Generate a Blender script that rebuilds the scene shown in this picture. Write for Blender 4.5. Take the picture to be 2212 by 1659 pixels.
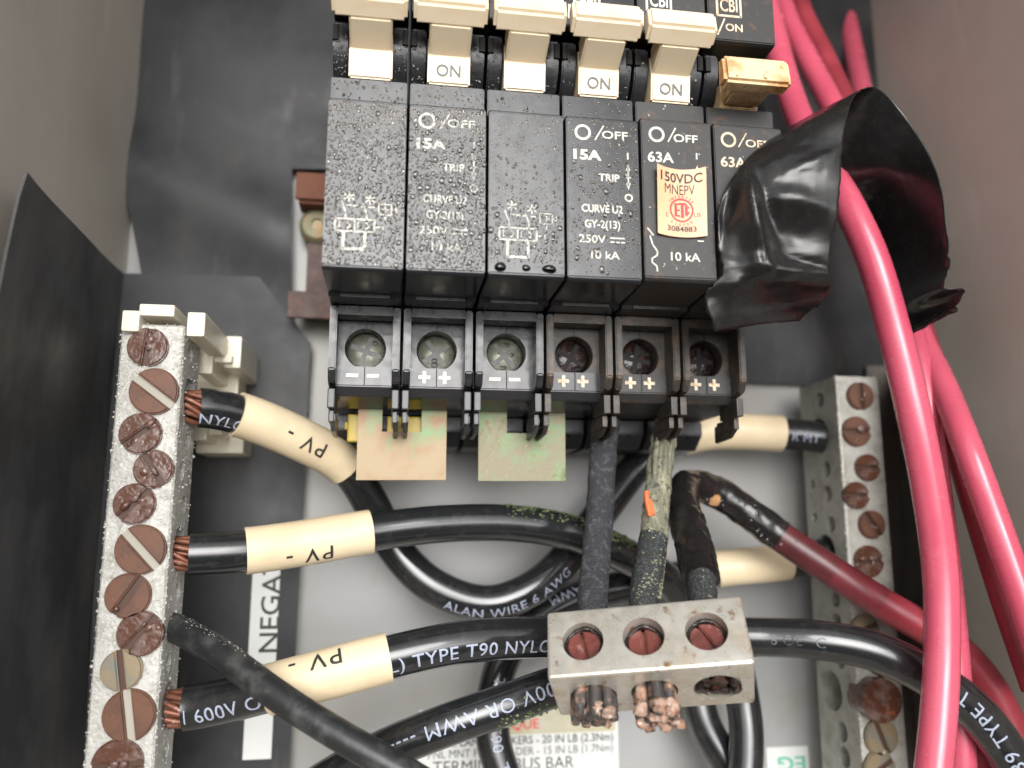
import bpy, bmesh, math, random
from mathutils import Vector, Matrix, noise
random.seed(7)
for o in list(bpy.data.objects): bpy.data.objects.remove(o, do_unlink=True)
S = bpy.context.scene
COL = S.collection
K = 0.001                                   # everything below is written in millimetres
R = math.radians
# ------------------------------------------------------------------ camera
CAM = Vector((11.915, -121.821, -67.636))
YAW, PITCH, ROLL = R(8.495), R(9.894), R(0.0315)
FL = 0.78
_f = Vector((math.sin(YAW)*math.cos(PITCH), math.cos(YAW)*math.cos(PITCH), math.sin(PITCH)))
_r = Vector((math.cos(YAW), -math.sin(YAW), 0)); _u = _r.cross(_f)
CR = math.cos(ROLL)*_r + math.sin(ROLL)*_u
CU = -math.sin(ROLL)*_r + math.cos(ROLL)*_u
CF = _f
cd = bpy.data.cameras.new('camera'); cam = bpy.data.objects.new('camera', cd); COL.objects.link(cam)
cam.matrix_world = Matrix(((CR.x, CU.x, -CF.x, CAM.x*K), (CR.y, CU.y, -CF.y, CAM.y*K), (CR.z, CU.z, -CF.z, CAM.z*K), (0, 0, 0, 1)))
cd.sensor_width = 36; cd.lens = 36*FL; cd.clip_start = 0.005; cd.clip_end = 50
cd.dof.use_dof = True; cd.dof.focus_distance = 0.142; cd.dof.aperture_fstop = 10.5
S.camera = cam
# ------------------------------------------------------------------ sky, sun, exposure
SUN_EL, SUN_AZ = R(19), R(180)              # azimuth measured from +Y, clockwise: in front of the open box
w = bpy.data.worlds.new('World'); S.world = w; w.use_nodes = True
nt = w.node_tree; bg = nt.nodes['Background']
sky = nt.nodes.new('ShaderNodeTexSky'); sky.sky_type = 'NISHITA'; sky.sun_disc = False
sky.sun_elevation = SUN_EL; sky.sun_rotation = SUN_AZ; sky.air_density = 1.0; sky.dust_density = 1.2; sky.ozone_density = 1.0
hs = nt.nodes.new('ShaderNodeHueSaturation'); hs.inputs['Saturation'].default_value = .05      # thin overcast: greyer than a clear sky
nt.links.new(sky.outputs[0], hs.inputs['Color']); nt.links.new(hs.outputs[0], bg.inputs[0]); bg.inputs[1].default_value = 0.15
sl = bpy.data.lights.new('sun', 'SUN'); sl.energy = 0.8; sl.angle = R(30); sl.color = (1, .98, .95)
so = bpy.data.objects.new('sun', sl); COL.objects.link(so)
sdir = Vector((math.sin(SUN_AZ)*math.cos(SUN_EL), math.cos(SUN_AZ)*math.cos(SUN_EL), math.sin(SUN_EL)))
so.rotation_euler = sdir.to_track_quat('Z', 'Y').to_euler(); so.location = sdir*2
S.view_settings.view_transform = 'Standard'; S.view_settings.look = 'None'; S.view_settings.gamma = 1
S.view_settings.exposure = 0.95

# ------------------------------------------------------------------ helpers
def ray(px, py):
    return (CF + CR*((px-1106)/(FL*2212)) - CU*((py-829.5)/(FL*2212)))
def P(px, py, y):                            # point of the plane at depth y that the photograph shows at px, py
    d = ray(px, py); return CAM + d*((y-CAM.y)/d.y)
def PX(px, py, x):
    d = ray(px, py); return CAM + d*((x-CAM.x)/d.x)
def proj(p):
    d = p-CAM; z = d.dot(CF); f = FL*2212
    return (1106+f*d.dot(CR)/z, 829.5-f*d.dot(CU)/z)
ORG = {}
def tag(o, label=None, cat=None, group=None, kind=None):
    if label: o['label'] = label
    if cat: o['category'] = cat
    if group: o['group'] = group
    if kind: o['kind'] = kind
    return o
def thing(name, loc, label, cat, group=None):
    o = bpy.data.objects.new(name, None); COL.objects.link(o); o.empty_display_size = .005
    o.location = Vector(loc)*K; ORG[o] = Vector(loc)
    return tag(o, label, cat, group)
class MB:
    def __init__(s): s.v = []; s.f = []
    def add(s, vs, fs):
        n = len(s.v); s.v += [Vector(v) for v in vs]; s.f += [tuple(i+n for i in f) for f in fs]; return s
    def bm(s, bm, mtx=None):
        bm.verts.index_update()
        s.add([(mtx @ v.co if mtx else v.co.copy()) for v in bm.verts], [[v.index for v in f.verts] for f in bm.faces]); bm.free(); return s
    def box(s, x0, x1, y0, y1, z0, z1, b=0.0, mtx=None, seg=2):
        bm = bmesh.new(); bmesh.ops.create_cube(bm, size=1)
        for v in bm.verts: v.co = Vector(((x0+x1)/2+v.co.x*(x1-x0), (y0+y1)/2+v.co.y*(y1-y0), (z0+z1)/2+v.co.z*(z1-z0)))
        if b > 0: bmesh.ops.bevel(bm, geom=bm.edges[:], offset=b, segments=seg, affect='EDGES', profile=.6)
        return s.bm(bm, mtx)
    def prism(s, prof, x0, x1, b=0.0, mtx=None):          # profile in (y, z), extruded along x
        bm = bmesh.new(); a = [bm.verts.new((x0, y, z)) for y, z in prof]; c = [bm.verts.new((x1, y, z)) for y, z in prof]
        n = len(prof); bm.faces.new(a); bm.faces.new(c[::-1])
        for i in range(n): bm.faces.new((a[(i+1) % n], a[i], c[i], c[(i+1) % n]))
        bmesh.ops.recalc_face_normals(bm, faces=bm.faces[:])
        if b > 0: bmesh.ops.bevel(bm, geom=bm.edges[:], offset=b, segments=2, affect='EDGES', clamp_overlap=True)
        return s.bm(bm, mtx)
    def slab(s, poly, d):                                  # planar 3-D polygon with thickness vector d
        n = len(poly); d = Vector(d); poly = [Vector(p) for p in poly]
        return s.add(poly+[p+d for p in poly], [list(range(n)), list(range(2*n-1, n-1, -1))]+[((i+1) % n, i, n+i, n+(i+1) % n) for i in range(n)])
    def tube(s, pts, rad, seg=14, flat=1.0, side=None, wob=None, cap=True):
        pts = [Vector(p) for p in pts]; n = len(pts); rings = []
        t0 = (pts[1]-pts[0]).normalized(); N = side.copy() if side else t0.orthogonal()
        base = len(s.v); vs = []
        for i, p in enumerate(pts):
            t = (pts[min(i+1, n-1)]-pts[max(i-1, 0)]).normalized()
            N = (N - t*N.dot(t)).normalized(); B = t.cross(N)
            r = rad(i/(n-1)) if callable(rad) else rad
            for k in range(seg):
                a = 2*math.pi*k/seg; q = N*math.cos(a)*r + B*math.sin(a)*r*flat
                if wob: q *= 1 + wob(p+q)
                vs.append(p+q)
        fs = [(i*seg+k, i*seg+(k+1) % seg, (i+1)*seg+(k+1) % seg, (i+1)*seg+k) for i in range(n-1) for k in range(seg)]
        if cap: fs += [tuple(range(seg-1, -1, -1)), tuple((n-1)*seg+k for k in range(seg))]
        return s.add(vs, fs)
    def lathe(s, prof, o, ax, seg=24, mtx=None):           # profile (radius, height) around axis ax at o
        ax = Vector(ax).normalized(); e = ax.orthogonal().normalized(); g = ax.cross(e); o = Vector(o); vs = []
        for r, h in prof:
            for k in range(seg):
                a = 2*math.pi*k/seg; vs.append(o+ax*h+(e*math.cos(a)+g*math.sin(a))*r)
        m = len(prof); fs = [(i*seg+k, i*seg+(k+1) % seg, (i+1)*seg+(k+1) % seg, (i+1)*seg+k) for i in range(m-1) for k in range(seg)]
        fs += [tuple(range(seg-1, -1, -1)), tuple((m-1)*seg+k for k in range(seg))]
        return s.add(vs, fs)
    def plate_hole(s, x0, x1, z0, z1, y, cx, cz, r, depth, seg=32):   # plate facing -y with a round hole that has a wall
        vs, fs = [], []
        for k in range(seg):
            a = 2*math.pi*k/seg; c, q = math.cos(a), math.sin(a)
            t = min((x1-cx)/c if c > 1e-6 else ((x0-cx)/c if c < -1e-6 else 1e9), (z1-cz)/q if q > 1e-6 else ((z0-cz)/q if q < -1e-6 else 1e9))
            vs += [(cx+c*t, y, cz+q*t), (cx+c*r*1.04, y, cz+q*r*1.04), (cx+c*r, y+.15, cz+q*r), (cx+c*r, y+depth, cz+q*r)]
        for k in range(seg):
            a, b = 4*k, 4*((k+1) % seg)
            for j in range(3): fs.append((a+j, b+j, b+j+1, a+j+1))
        for cxx, czz in ((x0, z0), (x1, z0), (x1, z1), (x0, z1)):     # corner triangles
            best = sorted(range(seg), key=lambda k: (vs[4*k][0]-cxx)**2+(vs[4*k][2]-czz)**2)[:2]
            vs.append((cxx, y, czz)); fs.append((4*best[0], 4*best[1], len(vs)-1))
        return s.add(vs, fs)
    def ico(s, c, r, sub=1, scale=(1, 1, 1), mtx=None):
        bm = bmesh.new(); bmesh.ops.create_icosphere(bm, subdivisions=sub, radius=1)
        c = Vector(c)
        for v in bm.verts: v.co = c+Vector((v.co.x*r*scale[0], v.co.y*r*scale[1], v.co.z*r*scale[2]))
        return s.bm(bm, mtx)
    def strip(s, a, b, wd, y, both=None):                  # flat printed stroke on a plane facing -y (x, z points)
        a = Vector(a); b = Vector(b); d = (b-a).normalized(); n = Vector((-d.y, d.x))*wd/2; a = a-d*wd*.2; b = b+d*wd*.2
        return s.add([(q.x, y, q.y) for q in (a-n, b-n, b+n, a+n)], [(0, 1, 2, 3)])
    def ring(s, cx, cz, r, wd, y, seg=28, a0=0, a1=2*math.pi):
        vs = []; full = a1-a0 > 6.2; m = seg if full else seg+1
        for k in range(m):
            a = a0+(a1-a0)*k/seg
            for q in (r-wd/2, r+wd/2): vs.append((cx+math.cos(a)*q, y, cz+math.sin(a)*q))
        return s.add(vs, [(2*k, 2*((k+1) % m), 2*((k+1) % m)+1, 2*k+1) for k in range(seg)])
    def mesh(s, name, org=Vector((0, 0, 0)), smooth=14):
        me = bpy.data.meshes.new(name); me.from_pydata([(v-org)*K for v in s.v], [], s.f); me.update()
        bm = bmesh.new(); bm.from_mesh(me); bmesh.ops.recalc_face_normals(bm, faces=bm.faces[:]); bm.to_mesh(me); bm.free()
        if smooth: me.shade_smooth() if hasattr(me, 'shade_smooth') else None; me.set_sharp_from_angle(angle=R(smooth))
        return me
def part(name, mb, m, parent=None, smooth=14, label=None, kind=None):
    org = ORG[parent] if parent else (sum(mb.v, Vector())/len(mb.v))
    me = mb.mesh(name, org, smooth) if isinstance(mb, MB) else mb
    o = bpy.data.objects.new(name, me); COL.objects.link(o); ORG[o] = org
    for q in (m if isinstance(m, (list, tuple)) else [m]): me.materials.append(q)
    if parent: o.parent = parent
    else: o.location = org*K
    return tag(o, label, kind=kind)
def cut(mb, cutters):                                      # real holes: exact boolean, evaluated to a plain mesh (still in mm)
    def mk(b):
        me = bpy.data.meshes.new('t'); me.from_pydata([v for v in b.v], [], b.f); me.update()
        bm = bmesh.new(); bm.from_mesh(me); bmesh.ops.recalc_face_normals(bm, faces=bm.faces[:]); bm.to_mesh(me); bm.free()
        o = bpy.data.objects.new('t', me); COL.objects.link(o); return o
    a = mk(mb); cs = []
    for c in cutters:
        q = mk(c); cs.append(q); md = a.modifiers.new('b', 'BOOLEAN'); md.operation = 'DIFFERENCE'; md.solver = 'EXACT'; md.object = q
    me = bpy.data.meshes.new_from_object(a.evaluated_get(bpy.context.evaluated_depsgraph_get()))
    r = MB().add([v.co for v in me.vertices], [list(p.vertices) for p in me.polygons])
    for q in [a]+cs: bpy.data.objects.remove(q, do_unlink=True)
    return r
_tc = {}
def text2d(s, size, bold=.0, align='CENTER', space=1.0):
    bold = 0.0 if 'M' in s else bold; key = (s, size, bold, align, space)
    if key not in _tc:
        c = bpy.data.curves.new('t', 'FONT'); c.body = s; c.size = size; c.offset = bold; c.align_x = align; c.space_character = space; c.resolution_u = 3
        o = bpy.data.objects.new('t', c); COL.objects.link(o)
        me = bpy.data.meshes.new_from_object(o.evaluated_get(bpy.context.evaluated_depsgraph_get()))
        _tc[key] = ([(v.co.x, v.co.y) for v in me.vertices], [list(p.vertices) for p in me.polygons])
        bpy.data.objects.remove(o, do_unlink=True)
    return _tc[key]
def fit_text(s, x0, x1, zc, cap, y, bold=.0, mb=None, fn=None):   # text squeezed to run from x0 to x1 with cap height, centred on zc
    v, f = text2d(s, 1.0, bold); a = min(q[0] for q in v); b = max(q[0] for q in v); lo = min(q[1] for q in v); hi = max(q[1] for q in v)
    if '(' in s: lo, hi = 0.0, .72
    out = [((q[0]-a)/(b-a)*(x1-x0)+x0, (q[1]-(lo+hi)/2)/(hi-lo)*cap+zc) for q in v]
    mb = mb or MB(); mb.add([(fn(*q) if fn else (q[0], y, q[1])) for q in out], f); return mb

# ------------------------------------------------------------------ materials
def mat(name, base, rough=.5, metal=0.0, mix=(), bump=None, bump2=None, rvar=None, spec=.5, trans=0, ior=1.45, coat=0, alpha=None):
    m = bpy.data.materials.new(name); m.use_nodes = True; n = m.node_tree; b = n.nodes['Principled BSDF']
    b.inputs['Roughness'].default_value = rough; b.inputs['Metallic'].default_value = metal
    b.inputs['Specular IOR Level'].default_value = spec; b.inputs['IOR'].default_value = ior
    b.inputs['Transmission Weight'].default_value = trans; b.inputs['Coat Weight'].default_value = coat; b.inputs['Coat Roughness'].default_value = .12
    tc = n.nodes.new('ShaderNodeTexCoord')
    def nz(scale, det=4, ro=.6, st=None):
        t = n.nodes.new('ShaderNodeTexNoise'); t.inputs['Scale'].default_value = scale; t.inputs['Detail'].default_value = det; t.inputs['Roughness'].default_value = ro
        if st:
            mp = n.nodes.new('ShaderNodeMapping'); mp.inputs['Scale'].default_value = st; n.links.new(tc.outputs['Object'], mp.inputs[0]); n.links.new(mp.outputs[0], t.inputs['Vector'])
        else: n.links.new(tc.outputs['Object'], t.inputs['Vector'])
        return t.outputs['Fac']
    col = n.nodes.new('ShaderNodeRGB'); col.outputs[0].default_value = (*base, 1); cur = col.outputs[0]
    for q in mix:
        sc, c2, lo, hi = q[:4]; st = q[4] if len(q) > 4 else None
        mr = n.nodes.new('ShaderNodeMapRange'); mr.inputs[1].default_value = lo; mr.inputs[2].default_value = hi; n.links.new(nz(sc, st=st), mr.inputs[0])
        mx = n.nodes.new('ShaderNodeMix'); mx.data_type = 'RGBA'; n.links.new(mr.outputs[0], mx.inputs[0]); n.links.new(cur, mx.inputs[6]); mx.inputs[7].default_value = (*c2, 1); cur = mx.outputs[2]
    n.links.new(cur, b.inputs['Base Color'])
    if rvar:
        sc, lo, hi, r0, r1 = rvar; mr = n.nodes.new('ShaderNodeMapRange'); mr.inputs[1].default_value = lo; mr.inputs[2].default_value = hi; mr.inputs[3].default_value = r0; mr.inputs[4].default_value = r1
        n.links.new(nz(sc), mr.inputs[0]); n.links.new(mr.outputs[0], b.inputs['Roughness'])
    last = None
    for bq in (bump, bump2):
        if not bq: continue
        bp = n.nodes.new('ShaderNodeBump'); bp.inputs['Strength'].default_value = bq[1]; bp.inputs['Distance'].default_value = bq[2]*K
        n.links.new(nz(bq[0], 2, .5, bq[3] if len(bq) > 3 else None), bp.inputs['Height'])
        if last: n.links.new(last, bp.inputs['Normal'])
        last = bp.outputs[0]
    if last: n.links.new(last, b.inputs['Normal'])
    return m
M = {}
M['wall'] = mat('taupe_paint', (.56, .51, .445), .42, bump=(900, .2, .08), bump2=(40, .1, .6), mix=[(30, (.50, .45, .385), .4, .7), (1600, (.42, .37, .31), .66, .8), (140, (.60, .55, .48), .6, .75, (1, 1, .25))])
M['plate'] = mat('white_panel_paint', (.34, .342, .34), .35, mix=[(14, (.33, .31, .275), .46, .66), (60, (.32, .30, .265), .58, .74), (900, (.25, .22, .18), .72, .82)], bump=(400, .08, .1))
M['sheet'] = mat('black_fibre_sheet', (.026, .026, .028), .48, spec=.35, mix=[(35, (.052, .052, .053), .44, .68), (160, (.06, .058, .055), .58, .75, (1, 1, .3)), (1800, (.09, .09, .09), .68, .82)], bump=(500, .12, .1), rvar=(70, .3, .7, .34, .6))
M['liner'] = mat('brown_grey_liner', (.15, .13, .115), .5, mix=[(60, (.11, .095, .085), .45, .7)])
M['flap'] = mat('scuffed_black_sheet', (.045, .045, .047), .42, mix=[(50, (.15, .15, .15), .42, .70, (1, .6, .35)), (2500, (.15, .15, .15), .69, .8)], rvar=(60, .3, .7, .32, .6), bump=(300, .1, .1))
M['body'] = mat('black_moulded_plastic', (.022, .022, .024), .33, mix=[(900, (.04, .04, .043), .5, .7)], bump=(2200, .4, .03), rvar=(250, .35, .7, .26, .42))
M['body_wet'] = mat('black_plastic_with_mist', (.024, .024, .027), .30, bump=(1300, .3, .02), rvar=(350, .4, .65, .14, .26))
M['body_rust'] = mat('black_plastic_with_rust_dust', (.030, .029, .028), .45, mix=[(600, (.10, .055, .03), .56, .75), (2500, (.32, .2, .12), .70, .8)], bump=(2200, .4, .03))
M['term'] = mat('worn_black_plastic', (.026, .026, .028), .34, mix=[(700, (.045, .042, .04), .5, .75)], bump=(900, .4, .05), rvar=(300, .35, .7, .18, .42))
M['term_rust'] = mat('worn_brown_stained_plastic', (.036, .032, .028), .42, mix=[(500, (.11, .07, .045), .48, .72), (3000, (.35, .26, .18), .70, .8)], bump=(1500, .35, .1))
M['prong'] = mat('grey_black_plastic', (.04, .04, .043), .3, bump=(1200, .2, .08))
M['ivory'] = mat('ivory_plastic', (.81, .68, .49), .3, mix=[(120, (.74, .57, .37), .5, .8), (3500, (.3, .2, .12), .76, .82)], bump=(600, .05, .1))
M['ivory_dirty'] = mat('burnt_ivory_plastic', (.80, .60, .36), .34, mix=[(200, (.48, .24, .08), .48, .66), (700, (.14, .07, .03), .62, .72)], bump=(900, .2, .1))
M['bracket'] = mat('ivory_nylon', (.80, .74, .60), .32, mix=[(200, (.72, .66, .52), .5, .8)])
M['print'] = mat('cream_print', (.72, .69, .60), .5, mix=[(3000, (.5, .47, .4), .55, .75)])
M['print_worn'] = mat('worn_print', (.62, .60, .53), .45, mix=[(1100, (.14, .14, .14), .56, .66), (300, (.36, .35, .32), .5, .65)])
M['print_rust'] = mat('rust_stained_print', (.72, .60, .44), .5, mix=[(1200, (.45, .26, .12), .5, .7)])
M['print_grey'] = mat('grey_print', (.13, .14, .15), .5)
M['print_black'] = mat('black_print', (.03, .03, .028), .5)
M['print_red'] = mat('red_print', (.75, .045, .06), .5)
M['print_green'] = mat('green_print', (.15, .5, .36), .5)
M['cable_print'] = mat('white_ink', (.36, .40, .50), .4, mix=[(1500, (.22, .25, .31), .55, .75)])
M['water'] = mat('water', (1, 1, 1), .02, trans=1, ior=1.45)
M['bar'] = mat('corroded_grey_metal', (.50, .49, .455), .5, 0.1, mix=[(90, (.36, .345, .31), .48, .68), (500, (.34, .325, .29), .48, .66), (1600, (.66, .65, .62), .55, .7)], bump=(1500, .8, .3), bump2=(5000, .6, .1))
M['crust'] = mat('white_salt_crust', (.55, .54, .50), .4, mix=[(700, (.5, .48, .43), .45, .65)], bump=(4000, .5, .1))
M['bar_dull'] = mat('dull_grey_metal', (.42, .41, .37), .5, 0.3, mix=[(300, (.30, .28, .24), .45, .7), (1500, (.56, .55, .5), .6, .75)], bump=(1300, .5, .2))
M['copper_flat'] = mat('oxidised_copper', (.13, .055, .03), .5, .1, mix=[(300, (.08, .037, .024), .45, .65), (3000, (.5, .27, .15), .68, .8)], bump=(2500, .25, .08))
M['rust'] = mat('wet_rust', (.095, .040, .025), .28, .0, mix=[(300, (.155, .10, .085), .48, .62), (650, (.30, .085, .025), .62, .72), (700, (.05, .022, .016), .60, .72)], bump=(700, .6, .2), rvar=(600, .4, .65, .12, .4))
M['brass'] = mat('tarnished_brass', (.24, .185, .115), .4, .3, mix=[(250, (.17, .175, .15), .48, .6), (500, (.30, .10, .035), .62, .75)], bump=(1500, .2, .1))
M['slot'] = mat('pale_slot_deposit', (.38, .355, .30), .6, bump=(2000, .4, .1))
M['slot_dark'] = mat('dark_rust', (.07, .03, .018), .5)
M['grime'] = mat('slot_grime', (.022, .021, .016), .35, mix=[(900, (.07, .06, .04), .55, .7)])
M['hole'] = mat('recess_black', (.012, .011, .010), .7)  # near-black colour standing in for the shade in notches and screw slots
M['rail'] = mat('rusted_steel', (.085, .05, .042), .6, .1, mix=[(160, (.15, .10, .09), .45, .65), (500, (.20, .07, .03), .60, .75)], bump=(900, .4, .2))
M['rail_red'] = mat('red_rust', (.17, .055, .024), .65, mix=[(250, (.09, .035, .02), .5, .7)], bump=(900, .4, .2))
M['zinc'] = mat('yellow_zinc', (.26, .24, .15), .5, .3, mix=[(300, (.35, .16, .05), .5, .7)])
M['cable'] = mat('black_nylon_jacket', (.016, .017, .018), .17, mix=[(400, (.03, .03, .032), .5, .7), (2600, (.10, .10, .095), .7, .82)], bump=(260, .12, .2), rvar=(120, .35, .7, .13, .3), coat=.6)
M['cable_dusty'] = mat('dusty_black_jacket', (.020, .021, .022), .36, mix=[(260, (.075, .078, .075), .5, .72), (1900, (.2, .2, .18), .67, .8)], bump=(900, .3, .1))
M['sleeve'] = mat('cream_marker_sleeve', (.78, .65, .44), .42, mix=[(90, (.70, .56, .37), .45, .7), (260, (.55, .43, .28), .66, .8), (2200, (.35, .27, .17), .74, .82)], bump=(500, .06, .1))
M['copper'] = mat('bare_copper', (.23, .09, .055), .42, .35, mix=[(900, (.16, .06, .04), .45, .65), (900, (.42, .27, .19), .58, .72)], bump=(1500, .4, .1))
M['charred'] = mat('charred_copper', (.07, .062, .06), .5, .15, mix=[(220, (.40, .23, .15), .50, .60), (300, (.45, .33, .26), .60, .70), (420, (.04, .04, .045), .56, .66)], bump=(1600, .9, .3))
M['copper_tip'] = mat('pale_copper_tip', (.40, .28, .22), .55, .1, mix=[(500, (.36, .18, .11), .48, .62), (400, (.08, .07, .07), .60, .68), (900, (.72, .62, .54), .64, .72)], bump=(1200, .6, .2))
M['braid'] = mat('black_oxidised_braid', (.028, .029, .032), .75, mix=[(900, (.075, .077, .085), .5, .66), (3500, (.15, .15, .16), .64, .76)], bump=(2200, 1.0, .35))
M['verdigris'] = mat('verdigris_strand', (.17, .165, .115), .7, mix=[(420, (.34, .33, .22), .48, .62, (1, 1, .35)), (800, (.06, .06, .055), .54, .66), (500, (.62, .13, .04), .70, .74, (1, 1, .3)), (1500, (.4, .44, .28), .62, .72)], bump=(1500, 1.0, .4, (1.5, 1.5, .4)))
M['green_dark'] = mat('greenish_black_conductor', (.03, .032, .033), .6, mix=[(1300, (.30, .30, .16), .62, .70), (2500, (.09, .1, .1), .5, .7)], bump=(2000, .9, .3))
M['red'] = mat('red_insulation', (.60, .10, .155), .26, coat=.4, mix=[(25, (.50, .065, .115), .42, .66), (90, (.55, .08, .135), .45, .75), (700, (.62, .2, .24), .66, .8), (3500, (.75, .3, .3), .74, .82)], bump=(150, .1, .3), rvar=(200, .35, .7, .18, .34))
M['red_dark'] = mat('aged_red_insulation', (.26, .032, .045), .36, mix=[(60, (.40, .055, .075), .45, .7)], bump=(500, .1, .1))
M['tape'] = mat('black_vinyl_tape', (.014, .0135, .0135), .2, mix=[(500, (.025, .022, .02), .5, .75), (4200, (.3, .22, .16), .75, .80)], bump=(170, .3, .5), bump2=(1800, .15, .06), rvar=(160, .35, .7, .14, .34))
M['tape_wrap'] = mat('glossy_tape_wrap', (.014, .0125, .0125), .16, mix=[(200, (.03, .022, .021), .5, .75)], bump=(300, .35, .4), rvar=(250, .4, .65, .1, .32))
M['moss'] = mat('green_corrosion', (.085, .12, .04), .8, mix=[(700, (.22, .24, .12), .5, .62)])
M['patina1'] = mat('rainbow_zinc_plate', (.235, .175, .10), .42, .25, mix=[(55, (.20, .095, .045), .44, .60), (70, (.12, .21, .10), .49, .60), (2200, (.2, .11, .05), .68, .78)], bump=(900, .2, .1))
M['patina2'] = mat('green_corroded_plate', (.20, .175, .11), .5, .2, mix=[(120, (.165, .235, .12), .46, .58), (130, (.26, .06, .04), .57, .63), (180, (.10, .13, .04), .57, .68), (1800, (.4, .25, .17), .62, .7)], bump=(1100, .5, .15))
M['yellow'] = mat('yellow_plastic', (.50, .36, .03), .4)
M['lug'] = mat('stained_tin_plate', (.60, .57, .51), .3, .6, mix=[(160, (.50, .44, .35), .5, .7), (420, (.30, .17, .09), .60, .72), (1500, (.06, .05, .045), .72, .77)], bump=(900, .2, .1), rvar=(300, .4, .7, .25, .5))
M['lug_screw'] = mat('dark_red_screw', (.17, .05, .04), .3, .1, mix=[(400, (.10, .035, .03), .5, .65), (500, (.28, .14, .13), .6, .7), (2000, (.05, .03, .025), .66, .78)], bump=(1300, .4, .2))
M['sticker'] = mat('yellowed_sticker', (.78, .42, .24), .4, mix=[(120, (.80, .50, .31), .45, .7)])
M['label'] = mat('white_label', (.72, .73, .71), .4)
M['label_y'] = mat('yellow_label_band', (.52, .47, .30), .45, mix=[(120, (.62, .60, .50), .4, .7)])
M['tscrew'] = mat('grey_green_screw', (.15, .155, .12), .33, .35, mix=[(300, (.24, .24, .19), .48, .65), (500, (.08, .075, .04), .58, .72)], bump=(900, .4, .15))
M['tscrew_rust'] = mat('soot_brown_screw', (.018, .013, .011), .25, .1, mix=[(400, (.09, .035, .025), .52, .68), (1400, (.4, .26, .18), .68, .76)], bump=(900, .8, .3))

# ------------------------------------------------------------------ enclosure
BACK = 70.0
XL = P(287, 440, BACK).x; XR = P(1905, 420, BACK).x
enc = thing('electrical_enclosure', (XL, BACK, -200), 'taupe painted metal enclosure box with a white back panel behind all the wiring', 'enclosure')
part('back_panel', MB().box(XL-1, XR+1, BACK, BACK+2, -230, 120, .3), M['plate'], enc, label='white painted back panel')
part('side_wall', MB().box(XL-2.5, XL, -75, BACK+1.9, -230, 120, .3), M['wall'], enc)
part('side_wall', MB().box(XR, XR+2.5, -75, BACK+1.9, -230, 120, .3), M['wall'], enc)
part('side_wall', MB().box(XL, XR, -75, BACK-.01, 118, 120.5, .3), M['wall'], enc)  # top wall, out of view, added to deepen the shade inside the box
part('side_wall', MB().box(XL, XR, -75, BACK-.01, -230.5, -228, .3), M['wall'], enc)  # bottom wall, out of view, added together with the top for enclosed shading
# torque label and the green lettered label, stuck on the panel
a, b_ = P(905, 1535, BACK-.1), P(1334, 1535, BACK-.1)
lb = part('torque_label', MB().box(a.x, b_.x, BACK-.12, BACK+.02, a.z-30, a.z), M['label'], enc, label='white torque label with a yellow heading band')
yb0, yb1 = P(1060, 1540, BACK), P(1330, 1590, BACK)
part('heading_band', MB().box(a.x+.6, b_.x-.6, BACK-.16, BACK-.1, yb1.z+1.2, a.z-.5), M['label_y'], lb)
def panel_text(s, px0, px1, py, cap, m, par, y=BACK-.2, bold=.01, name='lettering', flip=False):
    p0, p1 = P(px0, py, y), P(px1, py, y); cx, cz = (p0.x+p1.x)/2, (p0.z+p1.z)/2
    fn = (lambda x, z: (2*cx-x, y, 2*cz-z)) if flip else None
    return part(name, fit_text(s, p0.x, p1.x, cz, cap, y, bold, fn=fn), m, par, smooth=0)
panel_text('TORQUE', 1040, 1165, 1567, 2.6, M['print_red'], lb)
panel_text('BACKPLANE/BREAKERS - 20 IN LB (2.3Nm)', 925, 1325, 1598, 1.8, M['print_black'], lb)
panel_text('PNL MNT FUSEHOLDER - 15 IN LB (1.7Nm)', 925, 1325, 1622, 1.8, M['print_black'], lb)
panel_text('TERMINAL BUS BAR', 935, 1240, 1652, 2.6, M['print_black'], lb)
a, b_ = P(1655, 1615, BACK), P(1745, 1615, BACK)
gl = part('ground_label', MB().box(a.x, b_.x, BACK-.12, BACK+.02, a.z-14, a.z), M['label'], enc, label='small white label with green letters')
panel_text('EG', 1680, 1740, 1650, 3.4, M['print_green'], gl, flip=True, bold=.02)

# upper black liner sheet: left leg with a bulge, a bridge above the rail, right leg
def lerp(a, b, t): return a+(b-a)*t
us = MB(); nx, nz_ = 44, 60
r0, r1 = P(290, 360, 62), P(632, 505, 62)
def bulge(x, z):
    d = Vector((r1.x-r0.x, r1.z-r0.z)).normalized(); n = Vector((-d.y, d.x)); q = Vector((x-r0.x, z-r0.z)); e = q.dot(n)
    return 3.4*math.exp(-(e/11)**2)+1.6*math.exp(-((e-38)/18)**2)
vs, fs = [], []
for j in range(nz_+1):
    t = j/nz_; py = -140+t*(730+140)
    lx = lerp(322, 276, min(1, (py+140)/500)) if py < 440 else 280+(py-440)*.17
    for i in range(nx+1):
        x = lerp(lx, 632, i/34) if i <= 34 else lerp(632, 800, (i-34)/10); q = P(x, py, 67.2); vs.append((q.x, 67.2-bulge(q.x, q.z), q.z))
for j in range(nz_):
    for i in range(nx):
        if i >= 34 and -140+(j+1)/nz_*870 > 372: continue
        k = j*(nx+1)+i; fs.append((k, k+1, k+nx+2, k+nx+1))
us.add(vs, fs)
zr = P(632, 352, 66).z; xe = P(632, 352, 66).x
zb = P(1700, 828, 67).z; xr1 = P(1842, 100, 67).x; xr0 = P(1500, 300, 67).x
us.slab([(xe-14, 67.7, zr), (xr0, 67.7, zr), (xr0, 67.7, 118), (xe-14, 67.7, 118)], (0, .5, 0))
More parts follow.
